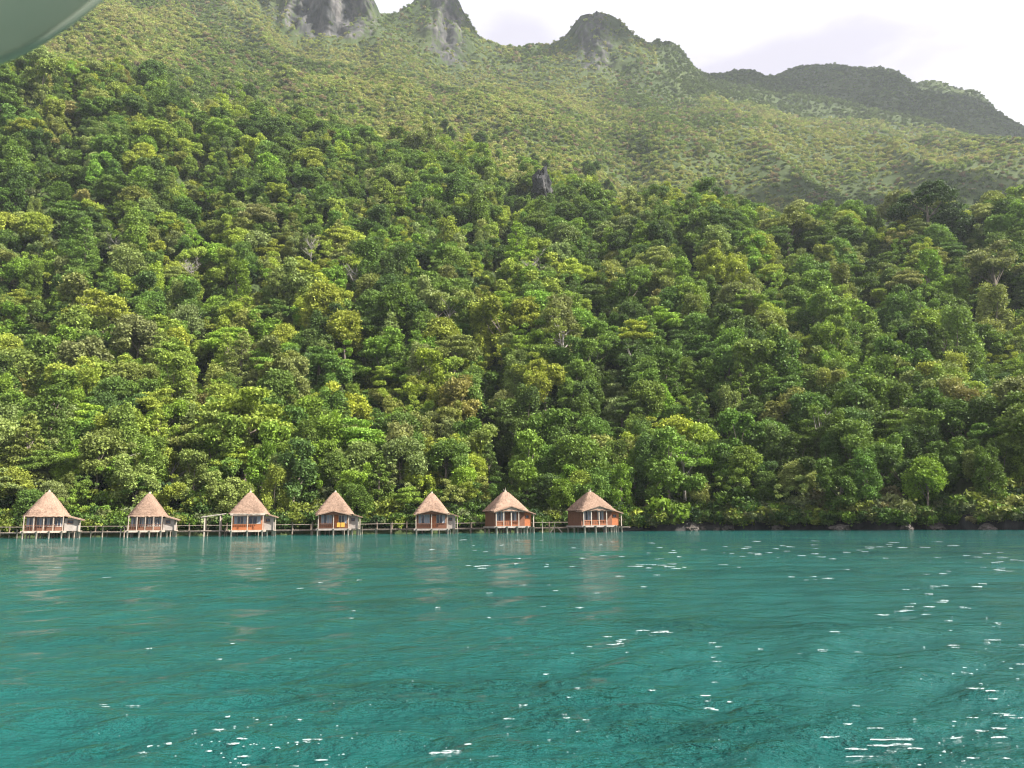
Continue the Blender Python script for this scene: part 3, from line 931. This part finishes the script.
# bare trees
def bare_tree(u, v, sc_, lab, seed):
    h_ = ground_hit(u, v)
    if not h_: return
    r_ = random.Random(seed)
    root = empty('bare_tree', (h_[0], h_[1] - 1, ground(*h_) + 1.5), r_.uniform(0, 6), sc_)
    tag(root, lab, 'tree', 'bare pale trees in the forest')
    mb = MB(); H = 8
    mb.tube([(0, 0, -3), (.1, 0, 0), (.3, .1, 4), (.2, .2, H)], [.26, .22, .15, .05], 7)
    mb.build('trunk', M['pale_bark'], root, True)
    mb = MB()
    for i in range(16):
        z0 = r_.uniform(3, 7.6); an = r_.uniform(0, 6.28); ln = r_.uniform(1.6, 3.4)
        a0 = Vector((.25, .12, z0)); e_ = a0 + Vector((math.cos(an) * ln, math.sin(an) * ln, ln * r_.uniform(.5, 1)))
        mb.tube([a0, a0.lerp(e_, .5) + Vector((0, 0, -.2)), e_], [.07, .05, .02], 5)
        for _ in range(5):
            f_ = r_.uniform(.4, 1); b0 = a0.lerp(e_, f_)
            mb.tube([b0, b0 + Vector((r_.uniform(-1, 1), r_.uniform(-1, 1), r_.uniform(.1, 1.2)))], [.035, .012], 4)
    mb.build('branches', M['pale_bark'], root, True)
bare_tree(355, 318, 1.5, 'bare whitish tree with a bent trunk high above the fourth hut', 1)
bare_tree(190, 300, 1.2, 'bare pale tree on the slope above the second hut', 2)
bare_tree(533, 300, 1.3, 'bare grey tree standing in the forest above the sixth hut', 3)
bare_tree(115, 270, 1.1, 'small bare tree upper left above the first two huts', 4)
bare_tree(312, 275, 1.1, 'bare grey tree high above the gap between third and fourth huts', 5)
#bare_tree(690, 372, 1.0, 'small bare tree among dense crowns right of the last hut', 6)
#bare_tree(505, 285, 1.1, 'twin of pale bare stems upper centre above the sixth hut roof', 7)

# rocks
def boulder(name, loc, s3, seed, lab=None, grp=None):
    import bmesh
    bm = bmesh.new()
    bmesh.ops.create_icosphere(bm, subdivisions=4, radius=1)
    for v_ in bm.verts:
        n_ = noise.fractal(v_.co * 1.3 + Vector((seed * 3.1, 0, 0)), .8, 2.1, 5)
        v_.co *= 1 + n_ * .45
        v_.co = Vector((v_.co.x * s3[0], v_.co.y * s3[1], v_.co.z * s3[2]))
    me = bpy.data.meshes.new(name); bm.to_mesh(me); bm.free()
    me.materials.append(M['hill'] if name == 'cliff_rock' else M['rock'])
    if name == 'cliff_rock':
        q = me.attributes.new('rock', 'FLOAT', 'POINT'); q.data.foreach_set('value', [.8] * len(me.vertices))
    o = link_mesh(name, me); o.location = loc; o.rotation_euler = (0, 0, seed)
    if lab: tag(o, lab, 'rock', grp)
    return o
h_ = OUT
boulder('cliff_rock', (h_[0], h_[1] - 2, ground(*h_) + 5.0), (5.0, 4, 8.5), 2, 'upright blue-grey rock face poking out of the forest near its top')
BL = [(690, 1.2, 'pale boulder at the waterline a little right of the last hut'), (700, .9, 'small pale boulder beside the larger one right of the last hut'), (728, 1.3, 'dark wet boulder at the waterline below overhanging shrubs'),
      (775, 1.0, 'low dark boulder under the yellow-green shrub'), (838, 1.4, 'rough grey boulder at the water below the right-hand trees'), (905, 1.1, 'dark boulder in the undercut shore near the right'),
      (935, 1.5, 'large dark boulder at the foot of the shaded hollow'), (985, 1.2, 'brown boulder on the shore close to the right edge'), (715, .6, 'tiny boulder standing in the water at the rocky shore')]
for i, (u, s_, lab) in enumerate(BL):
    k = (u - 512) / F / 1.014; d_ = float(np.interp(k, KS, shore)) - .6
    boulder('shore_boulder', (k * d_, d_, .15), (s_ * .9, s_ * .75, s_ * .55), i + 5, lab, 'boulders along the shore')

# ------------------------------------------------------------------ huts
def roof_loft(hw, hd, zb, zt, n_exp, seed, profile=None, layers=15):
    """concave thatched roof, bottom to top in overlapping courses, closed below with a soffit"""
    r_ = random.Random(seed)
    prof = profile or [(0, 1.0), (.08, .93), (.2, .83), (.4, .65), (.6, .465), (.8, .27), (.92, .15), (.975, .085), (1, .02)]
    px, pr = [p[0] for p in prof], [p[1] for p in prof]
    N = 64
    P, Fc = [], []
    rings = []
    for i in range(layers + 1):
        f_ = i / layers
        for lip in (0, 1):
            if i == layers and lip: continue
            if i == 0 and lip == 1: continue
            ff = f_ + (0 if lip == 0 else .004)
            s_ = np.interp(ff, px, pr) * (1.0 if lip == 0 else .975) + (.012 if lip == 0 and 0 < i < layers else 0)
            rings.append((ff, s_, 0 if lip == 0 else 1))
    for (ff, s_, lp) in rings:
        for j in range(N):
            an = 2 * math.pi * j / N
            c, s2 = math.cos(an), math.sin(an)
            q = (abs(c) ** n_exp + abs(s2) ** n_exp) ** (-1 / n_exp)
            jit = 1 + r_.uniform(-.012, .012)
            zz = zb + (zt - zb) * ff + (r_.uniform(-.07, .05) if lp == 0 and ff < .99 else 0)
            P.append((c * q * hw * s_ * jit, s2 * q * hd * s_ * jit, zz))
    nr = len(rings)
    for i in range(nr - 1):
        for j in range(N):
            k = (j + 1) % N
            Fc.append((i * N + j, i * N + k, (i + 1) * N + k, (i + 1) * N + j))
    Fc.append(tuple((nr - 1) * N + j for j in range(N)))
    # soffit
    b0 = len(P)
    for j in range(N):
        an = 2 * math.pi * j / N; c, s2 = math.cos(an), math.sin(an)
        q = (abs(c) ** n_exp + abs(s2) ** n_exp) ** (-1 / n_exp)
        P.append((c * q * hw * .9, s2 * q * hd * .9, zb + .06))
    for j in range(N):
        k = (j + 1) % N
        Fc.append((k, j, b0 + j, b0 + k))
    Fc.append(tuple(b0 + j for j in reversed(range(N))))
    return P, Fc

def slab(mb, quad, th):
    """a sloping panel from four corners, thickened downwards"""
    q = [Vector(p) for p in quad]
    lo = [p - Vector((0, 0, th)) for p in q]
    mb.poly(q + lo, [(0, 1, 2, 3), (7, 6, 5, 4), (0, 4, 5, 1), (1, 5, 6, 2), (2, 6, 7, 3), (3, 7, 4, 0)])

def window(root, cx, y, cz, w, h, rz, panes, parent_name='window', frame_mat=None):
    """frame standing proud of the wall at local (cx, y), with panes and curtains set inside it"""
    ca, sa = math.cos(rz), math.sin(rz)
    def T(lx, ly): return (cx + lx * ca - ly * sa, y + lx * sa + ly * ca)
    mb = MB(); th = .05
    n_ = len(panes); pw = w / n_
    for i in range(n_ + 1):
        X_, Y_ = T(-w / 2 + i * pw, -.035); mb.box((X_, Y_, cz), (th, .07, h), rz)
    for zz in (-h / 2, h / 2):
        X_, Y_ = T(0, -.038); mb.box((X_, Y_, cz + zz), (w + th, .08, th), rz)
    fr = mb.build(parent_name, frame_mat or M['pale_wood'], root)
    for i, k in enumerate(panes):
        X_, Y_ = T(-w / 2 + (i + .5) * pw, -.012)
        p_ = MB().box((X_, Y_, cz), (pw - th, .016, h - th), rz).build('curtain' if k else 'pane', M['curtain'] if k else M['glass'], fr)
    return fr

STILT = MB().tube([(0, 0, -2.5), (0, 0, 1)], .11, 10).mesh('stilt', True)
STILT.materials.append(M['pale_wood'])
POLE = MB().tube([(0, 0, -2.5), (0, 0, 1)], .075, 8).mesh('pole', True)
POLE.materials.append(M['grey_wood'])

def set_to(o, x, y, z):
    o.location = (x, y, z - 1.0)
    return o

def make_hut(idx, u, D, yaw, typ, label, bw, bd, deck, eave, apex, rw, rd, seed, annex=True, annex_w=1.9):
    k = (u - 512) / F / 1.014
    root = empty('stilt_hut', (k * D, D + bd / 2, 0), R(yaw))
    tag(root, label, 'hut', 'thatched huts on stilts over the lake')
    r_ = random.Random(seed)
    fy = -bd / 2                              # front wall
    # deck and its pale edge beam
    porch = .9
    mb = MB().box((0, -porch / 2, deck - .06), (bw + .5, bd + porch, .12))
    if annex: mb.box((bw / 2 + .25 + annex_w / 2, bd * .1, deck - .062), (annex_w, bd * .62, .11))
    mb.build('deck', M['grey_wood'], root)
    mb = MB().box((0, fy - porch - .055, deck - .11), (bw + .62, .10, .26))
    mb.box((-bw / 2 - .3, -porch / 2, deck - .112), (.09, bd + porch - .02, .22)).box((bw / 2 + .3, -porch / 2, deck - .112), (.09, bd + porch - .02, .22))
    mb.build('edge_beam', M['whitewash'] if typ in 'CD' else M['pale_wood'], root)
    nf = {'A': 4, 'B': 3, 'C': 3, 'D': 4}[typ]
    for row, yy in enumerate((fy - porch - .22, 0, bd / 2 - .1)):
        for i in range(nf):
            x = -bw / 2 + bw * i / (nf - 1) + r_.uniform(-.08, .08)
            o = link_mesh('stilt', STILT, root); set_to(o, x, yy + r_.uniform(-.04, .04), deck - (.12 if row else .02))
            if typ == 'D': o.scale = (1.25, 1.25, 1)
    if typ == 'D':
        for x in (bw * .28, bw * .42, bw * .52):
            set_to(link_mesh('stilt', STILT, root), x, fy + .6, deck - .12).scale = (1.3, 1.3, 1)
    # body
    lower = M['plank_orange'] if typ in 'B' else M['plank_brown']
    ztop = eave + .25
    mb = MB()
    if typ == 'A':                            # bowed front of three facets
        bow = .75
        pts2 = [(-bw / 2, bd / 2), (-bw / 2, fy + bow), (-bw * .22, fy), (bw * .22, fy), (bw / 2, fy + bow), (bw / 2, bd / 2)]
        n_ = len(pts2)
        mb.poly([(x, y, deck) for x, y in pts2] + [(x, y, ztop) for x, y in pts2],
                [tuple(range(n_ - 1, -1, -1)), tuple(range(n_, 2 * n_))] + [(i, (i + 1) % n_, n_ + (i + 1) % n_, n_ + i) for i in range(n_)])
    else:
        mb.box((0, 0, (deck + ztop) / 2), (bw, bd, ztop - deck))
    wall = mb.build('wall', lower, root)
    wh = ztop - deck
    # plank battens
    mb = MB()
    nb = int(bw / .55)
    for s_ in (-1, 1):
        for i in range(int(bd / .6)):
            mb.box((s_ * (bw / 2 + .012), -bd / 2 + .9 + i * .6, deck + wh / 2), (.022, .05, wh - .1))
    mb.build('battens', M['plank_brown'], wall)
    cz = deck + wh * .52
    if typ == 'A':
        window(root, 0, fy - .002, cz + .05, bw * .40, wh * .55, 0, [0, 1, 0, 0, 1, 0])
        ang = math.atan2(bow, bw * .28)
        for s_ in (-1, 1):
            window(root, s_ * bw * .36, fy + bow / 2 - .004, cz + .05, bw * .25, wh * .55, s_ * ang, [1, 0, 1] if s_ < 0 else [0, 0, 1])
    elif typ == 'B':
        window(root, -bw * .25, fy - .002, cz + .12, bw * .40, wh * .42, 0, [1, 0, 0, 1])
        window(root, bw * .22, fy - .002, cz + .12, bw * .40, wh * .42, 0, [0, 0, 1])
    elif typ == 'C':
        window(root, -bw * .24, fy - .002, cz + .1, bw * .36, wh * .56, 0, [1, 0, 1, 1])
        dr = MB().box((bw * .06, fy - .02, deck + .95), (.75, .05, 1.85)).build('door', M['plank_orange'], root)
        MB().box((bw * .06 + .28, fy - .06, deck + .95), (.05, .05, .12)).build('handle', M['whitewash'], dr)
        window(root, bw * .30, fy - .002, cz + .1, bw * .28, wh * .5, 0, [0, 0, 1])
    else:
        window(root, -bw * .30, fy - .002, cz + .12, bw * .28, wh * .56, 0, [1, 0, 1, 1], frame_mat=M['whitewash'])
        dr = MB().box((-bw * .075, fy - .02, deck + .95), (.7, .05, 1.85)).build('door', M['plank_brown'], root)
        MB().box((-bw * .075 + .26, fy - .06, deck + .95), (.05, .05, .12)).build('handle', M['whitewash'], dr)
        window(root, bw * .12, fy - .002, cz + .12, bw * .20, wh * .56, 0, [0, 0, 1], frame_mat=M['whitewash'])
    # porch posts and railing
    npst = {'A': 5, 'B': 3, 'C': 3, 'D': 4}[typ]
    xe = bw / 2 if typ != 'D' else bw * .24
    for i in range(npst):
        x = -bw / 2 + (xe + bw / 2) * i / (npst - 1)
        MB().box((x, fy - porch + .06, (deck + eave) / 2 + .05), (.11, .11, eave - deck + .1)).build('porch_post', M['pale_wood'] if typ != 'A' else M['grey_wood'], root)
    mb = MB()
    y_ = fy - porch + .06; x0, x1 = -bw / 2, xe
    if typ == 'C': x1 = xe
    mb.box(((x0 + x1) / 2, y_, deck + .78), (x1 - x0, .06, .07)).box(((x0 + x1) / 2, y_, deck + .12), (x1 - x0, .05, .06))
    nb = int((x1 - x0) / .28)
    for i in range(nb): mb.box((x0 + (i + .5) * (x1 - x0) / nb, y_, deck + .45), (.045, .035, .6))
    mb.build('railing', {'A': M['plank_brown'], 'B': M['plank_orange'], 'C': M['plank_brown'], 'D': M['plank_orange']}[typ], root)
    if typ == 'B':
        MB().box((0, fy - porch + .02, eave - .02), (bw + .5, .14, .30)).build('fascia', M['pale_wood'], root)
    # roof
    P, Fc = roof_loft(rw / 2, rd / 2, eave, apex, 3.2 if typ == 'A' else 7.0, seed)
    rf = MB().poly([(x, y - porch * .35, z) for x, y, z in P], Fc).build('roof', M['thatch'], root)
    mb = MB().tube([(0, -porch * .35, apex - .25), (0, -porch * .35, apex + .12)], [.22, .12], 8)
    mb.tube([(0, -porch * .35, apex), (.04, -porch * .35, apex + (.55 if typ in 'BD' else .25))], [.05, .02], 6)
    if typ == 'D': mb.tube([(-.12, -porch * .35, apex - .1), (-.3, -porch * .35, apex + .35)], [.04, .015], 6).tube([(.1, -porch * .35, apex - .1), (.32, -porch * .35, apex + .1)], [.04, .015], 6)
    mb.build('finial', M['pale_wood'], rf)
    if typ in 'CD':                           # low gable over the porch
        gw = (bw / 2 + .35, bw / 2 + .35)
        cx = 0
        rise, yf, yb = (.62, fy - porch - .35, fy + .8)
        if typ == 'D': rise, cx = .85, -bw * .02
        zb = eave - .12
        mb = MB()
        slab(mb, [(cx - gw[0], yf, zb), (cx, yf, zb + rise), (cx, yb, zb + rise + .03), (cx - gw[0], yb, zb + .03)], .14)
        slab(mb, [(cx, yf, zb + rise), (cx + gw[1], yf, zb), (cx + gw[1], yb, zb + .03), (cx, yb, zb + rise + .03)], .14)
        gb = mb.build('porch_roof', M['thatch'], root)
        MB().poly([(cx - gw[0] * .86, yf + .25, zb - .03), (cx + gw[1] * .86, yf + .25, zb - .03), (cx, yf + .25, zb + rise - .16),
                   (cx - gw[0] * .86, yf + .31, zb - .03), (cx + gw[1] * .86, yf + .31, zb - .03), (cx, yf + .31, zb + rise - .16)],
                  [(0, 1, 2), (5, 4, 3), (0, 3, 4, 1), (1, 4, 5, 2), (2, 5, 3, 0)]).build('gable_panel', M['grey_wood'] if typ == 'D' else M['plank_brown'], gb)
    if annex:
        ax = bw / 2 + annex_w / 2 + .02
        ay0, ay1 = fy + .35, fy + .35 + bd * .55
        h1 = deck + (eave - deck) * .90
        wl = M['whitewash'] if typ != 'D' else M['plank_orange']
        MB().box((ax, (ay0 + ay1) / 2, (deck + h1) / 2 - .02), (annex_w, ay1 - ay0, h1 - deck)).build('annex_wall', wl, root)
        window(root, ax - .1, ay0 - .002, deck + (h1 - deck) * .68, annex_w * .38, .42, 0, [0], 'annex_window', M['plank_brown'])
        mb = MB()
        slab(mb, [(bw / 2 - .55, ay0 - .55, eave + .36), (ax + annex_w / 2 + .55, ay0 - .55, eave - .42), (ax + annex_w / 2 + .55, ay1 + .4, eave - .40), (bw / 2 - .55, ay1 + .4, eave + .38)], .15)
        mb.build('annex_roof', M['thatch'], root)
        MB().box((ax + annex_w / 2 + .28, ay0 - .25, (deck + eave) / 2 - .28), (.12, .12, eave - deck - .30)).build('annex_post', M['pale_wood'], root)
        for x, yy in ((ax + annex_w / 2 - .1, ay0 + .1), (ax + annex_w / 2 + .28, ay0 - .25), (ax - .2, ay0 + .1), (ax + annex_w / 2 - .1, ay1 - .2)):
            set_to(link_mesh('stilt', STILT, root), x, yy, deck - .12).scale = (1.3, 1.3, 1)
    return root

SPEC = [
 (0, 37, 112, 22, 'A', 'hut furthest from the rocks: bowed glazed front, rounded thatch, white annex with small window', 4.7, 4.2, 1.0, 2.95, 6.5, 5.8, 5.8, 11, True, 1.7),
 (1, 140.5, 114, 17, 'A', 'second hut, narrower bowed row of pale windows above orange boards, white annex', 4.25, 4.0, .95, 2.85, 6.2, 5.3, 5.3, 12, True, 1.5),
 (2, 243.5, 116, 13, 'B', 'orange plank hut with flat front, two wide windows, rail and white annex', 4.2, 4.2, .85, 3.1, 6.3, 5.6, 5.6, 13, True, 1.35),
 (3, 330.5, 119, 9, 'C', 'dark brown hut with yellow towels hanging on its porch rail', 4.3, 4.1, .95, 3.05, 6.35, 5.6, 5.5, 14, True, 1.3),
 (4, 429, 122, 6, 'C', 'brown hut with pale curtained windows and low gable, no towels, beige annex', 4.6, 4.1, .8, 3.05, 6.2, 5.4, 5.4, 15, True, 1.25),
 (5, 503.5, 124, 20, 'D', 'hut with white gable porch and orange corner, seen beside the walkway posts to its right', 4.9, 4.4, 1.05, 3.35, 6.4, 6.2, 6.0, 16, True, 1.2),
 (6, 590, 125, 22, 'D', 'last hut before the rocky shore, orange side walls and thick pale stilts', 5.3, 4.6, 1.05, 3.35, 6.3, 6.5, 6.2, 17, True, 1.4),
]
HUTS = []
for s_ in SPEC:
    HUTS.append(make_hut(*s_))
# towels on the fourth hut's rail
h4 = HUTS[3]
for n_, (dx, lab) in enumerate(((.75, 'yellow towel over the porch rail, the left one of two'), (1.35, 'yellow towel over the porch rail, the right one of two'))):
    c_, s2_ = math.cos(R(9)), math.sin(R(9)); lx, ly = dx, -4.2 / 2 - .9 + .06
    o = MB().box((0, -.05, -.28), (.5, .03, .62)).box((0, .05, -.18), (.5, .03, .42)).box((0, 0, .045), (.5, .13, .03)).build('towel', M['towel'])
    o.location = (h4.location.x + lx * c_ - ly * s2_, h4.location.y + lx * s2_ + ly * c_, .95 + .80)
    o.rotation_euler.z = R(9)
    tag(o, lab, 'towel', 'towels drying on the porch rail')

# ------------------------------------------------------------------ walkway behind the huts
path = [(k_ * d_, d_) for k_, d_ in [((u - 512) / F / 1.014, d) for u, d in
        [(-260, 116.5), (-60, 118), (50, 118.5), (150, 120.2), (250, 122.4), (336, 125), (432, 128), (510, 130.5), (600, 132), (628, 132.5)]]]
bw_root = empty('boardwalk', (path[0][0], path[0][1], 0))
tag(bw_root, 'long weathered wooden walkway on poles running behind all the huts', 'boardwalk')
off = Vector((path[0][0], path[0][1], 0))
mb, mr_, ms_ = MB(), MB(), MB()
poles = []
for (a_, b_) in zip(path[:-1], path[1:]):
    A, B = Vector((*a_, 0)) - off, Vector((*b_, 0)) - off
    d_ = B - A; ln = d_.length; an = math.atan2(d_.y, d_.x); c_ = (A + B) / 2
    n_ = int(ln / .24)
    for i in range(n_):
        p = A.lerp(B, (i + .5) / n_)
        mb.box((p.x, p.y, .78 + random.uniform(-.012, .012)), (.19, 1.35 + random.uniform(-.08, .08), .045), an)
    for sd in (-.5, .5):
        nrm = Vector((-d_.y, d_.x, 0)).normalized() * sd
        ms_.box((c_.x + nrm.x, c_.y + nrm.y, .68), (ln, .09, .14), an)
    np_ = max(2, int(ln / 2.3))
    for i in range(np_):
        for sd in (-.72, .72):
            if len(poles) >= 96: break
            nrm = Vector((-d_.y, d_.x, 0)).normalized() * sd
            p = A.lerp(B, (i + random.uniform(.2, .6)) / np_) + nrm
            if -35 < (p + off).x / (p + off).y * F + 512 - 0 < 700 or True:
                poles.append((p.x, p.y, random.choice([.95, 1.2, 1.75, 1.9, 1.6]) if sd < 0 else random.choice([1.0, 1.7, 1.9])))
    if random.random() < .75:
        nrm = Vector((-d_.y, d_.x, 0)).normalized() * -.70
        for z_ in (1.5,):
            mr_.tube([A + nrm + Vector((0, 0, z_)), c_ + nrm + Vector((0, 0, z_ + .08)), B + nrm + Vector((0, 0, z_))], .04, 6)
mb.build('decking', M['grey_wood'], bw_root)
ms_.build('stringer', M['grey_wood'], bw_root)
mr_.build('rail', M['grey_wood'], bw_root)
for (x, y_, z) in poles:
    o = link_mesh('post', POLE, bw_root); set_to(o, x, y_, z)
    o.scale = (random.uniform(.9, 1.4),) * 2 + (1,)
    o.rotation_euler = (random.uniform(-.03, .03), random.uniform(-.03, .03), 0)
# diagonal braces near the last gap
for (u, du, dv) in ((548, 5, 5), (562, -6, 6)):
    k = (u - 512) / F / 1.014; d_ = 130.2
    p0 = Vector((k * d_, d_, -.3)) - off; p1 = Vector(((u + du - 512) / F / 1.014 * d_, d_, .85)) - off
    MB().tube([p0, p1], .09, 7).build('brace', M['pale_wood'], bw_root)

# open shelter between the second and third huts
k = (213 - 512) / F / 1.014; d_ = 117.2
sh = empty('open_shelter', (k * d_, d_, 0), R(14))
tag(sh, 'small open shelter with a pale slanting roof sheet left of the orange hut', 'shelter')
mb = MB(); slab(mb, [(-1.7, -1.1, 2.75), (1.5, -1.1, 3.2), (1.5, 1.1, 3.3), (-1.7, 1.1, 2.85)], .08); mb.build('roof', M['whitewash'], sh)
for (x, y_, z) in ((-1.2, -.9, 2.7), (.9, -.9, 3.0), (-1.2, .9, 2.75), (.9, .9, 3.1)):
    MB().tube([(x, y_, -1.5), (x, y_, z)], .09, 8).build('post', M['pale_wood'], sh)
MB().box((-.1, 0, .82), (3.0, 2.1, .08)).build('floor', M['grey_wood'], sh)

# mooring poles standing alone in the water
for i, (u, d_, hh, lab) in enumerate([(541, 126, 1.9, 'lone mooring pole with a tip wrapped pale, right of the white gable porch'), (553, 127, 1.5, 'short leaning pole in the gap before the last hut'), (120, 113, 1.2, 'thin pole in the water just left of the second hut')]):
    k = (u - 512) / F / 1.014
    o = MB().tube([(0, 0, -2), (.02, 0, hh)], [.1, .07], 8).build('mooring_pole', M['pale_wood'], None, True)
    o.location = (k * d_, d_, 0); tag(o, lab, 'pole', 'poles standing in the water')

# ------------------------------------------------------------------ the boat's awning over the camera
aw = empty('boat_awning', at(-60, 40, 1.25))
o0 = aw.location.copy()
edge = [(150, -60), (120, -22), (97, 0), (72, 20), (45, 38), (20, 52), (-5, 62), (-60, 80), (-160, 105), (-320, 135)]
E = [at(u, v, 1.25) - o0 for u, v in edge]
rows = []
for j in range(9):
    f_ = j / 8
    rows.append([p + Vector((-.10 * f_, -1.9 * f_, .42 * f_ - .15 * f_ * f_)) for p in E])
P = [p for r_ in rows for p in r_] + [p + Vector((-.004, 0, .022)) for r_ in rows for p in r_]
ne, nr = len(E), 9
Fc = []
for j in range(nr - 1):
    for i in range(ne - 1):
        a_ = j * ne + i
        Fc.append((a_, a_ + 1, a_ + ne + 1, a_ + ne))
        b_ = nr * ne + a_
        Fc.append((b_ + ne, b_ + ne + 1, b_ + 1, b_))
for i in range(ne - 1):
    Fc.append((i, nr * ne + i, nr * ne + i + 1, i + 1))
MB().poly(P, Fc).build('fabric', M['awning'], aw, True)
MB().tube(E, .007, 10).build('hem', M['awning'], aw, True)
tag(aw, 'grey-green curved awning of the boat, out of focus in the top left corner', 'awning')

# boat's froth, and water glints painted as pale flecks, too many to count
fm = MB(); fr = random.Random(5)
def fleck(x, y_, r_):
    n_ = fr.choice([6, 7, 8]); a0 = fr.uniform(0, 6)
    P = []
    for ring, z_ in ((1.0, .001), (.55, .004)):
        for i in range(n_):
            an = a0 + 2 * math.pi * i / n_; q = r_ * ring * fr.uniform(.7, 1.25)
            P.append((x + math.cos(an) * q * 1.5, y_ + math.sin(an) * q, z_))
    fc = [(i, (i + 1) % n_, n_ + (i + 1) % n_, n_ + i) for i in range(n_)] + [tuple(range(n_, 2 * n_))]
    fm.poly(P, fc)
def on_water(u, v):
    d = ray(u, v); Y = -(CAMZ - .02) / d[2]
    return d[0] * Y, Y
def zwat(x, y_):
    i = int(np.searchsorted(xa, x)); j = int(np.searchsorted(ya, y_))
    return float(Z[min(i, len(xa) - 1), min(j, len(ya) - 1)])
for (cx, cy, sx, sy, n_, r0, r1) in ((255, 748, 50, 18, 110, .003, .011), (965, 690, 38, 60, 60, .004, .013), (930, 760, 70, 20, 30, .003, .008), (350, 730, 110, 35, 50, .003, .007), (620, 740, 200, 30, 20, .002, .005)):
    for _ in range(n_):
        x, y_ = on_water(fr.gauss(cx, sx), min(800, max(560, fr.gauss(cy, sy))))
        b0 = len(fm.v)
        fleck(x, y_, fr.uniform(r0, r1) * (y_ / 7) ** .7)
        dz = zwat(x, y_)
        fm.v[b0:] = [(p[0], p[1], p[2] + dz) for p in fm.v[b0:]]
def streak(u, v, w, h):
    """a glint on a wavelet painted as a thin pale strip, w x h pixels seen from the boat"""
    x, y_ = on_water(u, v)
    L_ = w * y_ / F * .5; W_ = max(h * y_ * y_ / (F * CAMZ) * .5, .01)
    th = fr.gauss(-.06, .08); n_ = 9; P = []
    z0 = zwat(x, y_)
    c_, s_ = math.cos(th), math.sin(th); bow = fr.uniform(-.5, .5) * W_ * 2
    for i in range(n_):
        f_ = i / (n_ - 1) * 2 - 1
        wd = W_ * max(.04, (1 - f_ * f_)) * fr.uniform(.5, 1.2)
        for sg, zz in ((-1, .0), (0, .003), (1, .0)):
            lx, ly = f_ * L_, sg * wd + bow * f_ * f_
            P.append((x + lx * c_ - ly * s_, y_ + lx * s_ + ly * c_, z0 + zz + .004))
    fc = []
    for i in range(n_ - 1):
        a_ = i * 3
        fc += [(a_, a_ + 3, a_ + 4, a_ + 1), (a_ + 1, a_ + 4, a_ + 5, a_ + 2)]
    fm.poly(P, fc)
for (cx, cy, sx, sy, n_, w) in ((850, 649, 30, 3, 16, 22), (885, 738, 28, 5, 18, 22), (660, 630, 12, 2, 5, 13), (622, 641, 10, 3, 7, 13), (480, 566, 9, 1, 5, 9), (665, 565, 22, 3, 14, 10), (820, 578, 14, 2, 6, 9),
        (930, 608, 30, 3, 9, 12), (985, 560, 26, 8, 18, 8), (860, 548, 60, 6, 26, 7), (720, 552, 50, 6, 18, 7), (965, 585, 30, 12, 14, 9), (975, 640, 28, 14, 12, 12), (990, 720, 20, 25, 14, 14), (715, 695, 14, 3, 6, 12),
        (440, 757, 22, 4, 9, 16), (95, 708, 9, 2, 3, 11), (135, 705, 6, 1, 2, 12), (230, 745, 45, 14, 26, 11), (600, 555, 60, 8, 14, 6), (560, 590, 40, 8, 8, 8), (520, 545, 60, 5, 12, 5), (540, 720, 30, 10, 8, 9), (760, 655, 120, 40, 22, 8), (300, 620, 160, 40, 16, 6)):
    for _ in range(n_):
        v_ = min(800, max(536, fr.gauss(cy, sy)))
        streak(fr.gauss(cx, sx), v_, w * fr.uniform(.4, 1.3), fr.uniform(.35, .9) * (1 + (v_ - 540) / 200))
fm_thin = True
m, t, b = new_mat('foam_and_glint'); b.inputs['Base Color'].default_value = (.66, .74, .74, 1); b.inputs['Roughness'].default_value = .5
n = noise_node(t, 22, 4, .6)
q = t.nodes.new('ShaderNodeMapRange'); q.inputs[1].default_value = .38; q.inputs[2].default_value = .66; q.inputs[3].default_value = .05; q.inputs[4].default_value = .85
t.links.new(n.outputs['Fac'], q.inputs[0]); t.links.new(q.outputs[0], b.inputs['Alpha'])
o = fm.build('water_foam_glints', m); tag(o, kind='stuff')
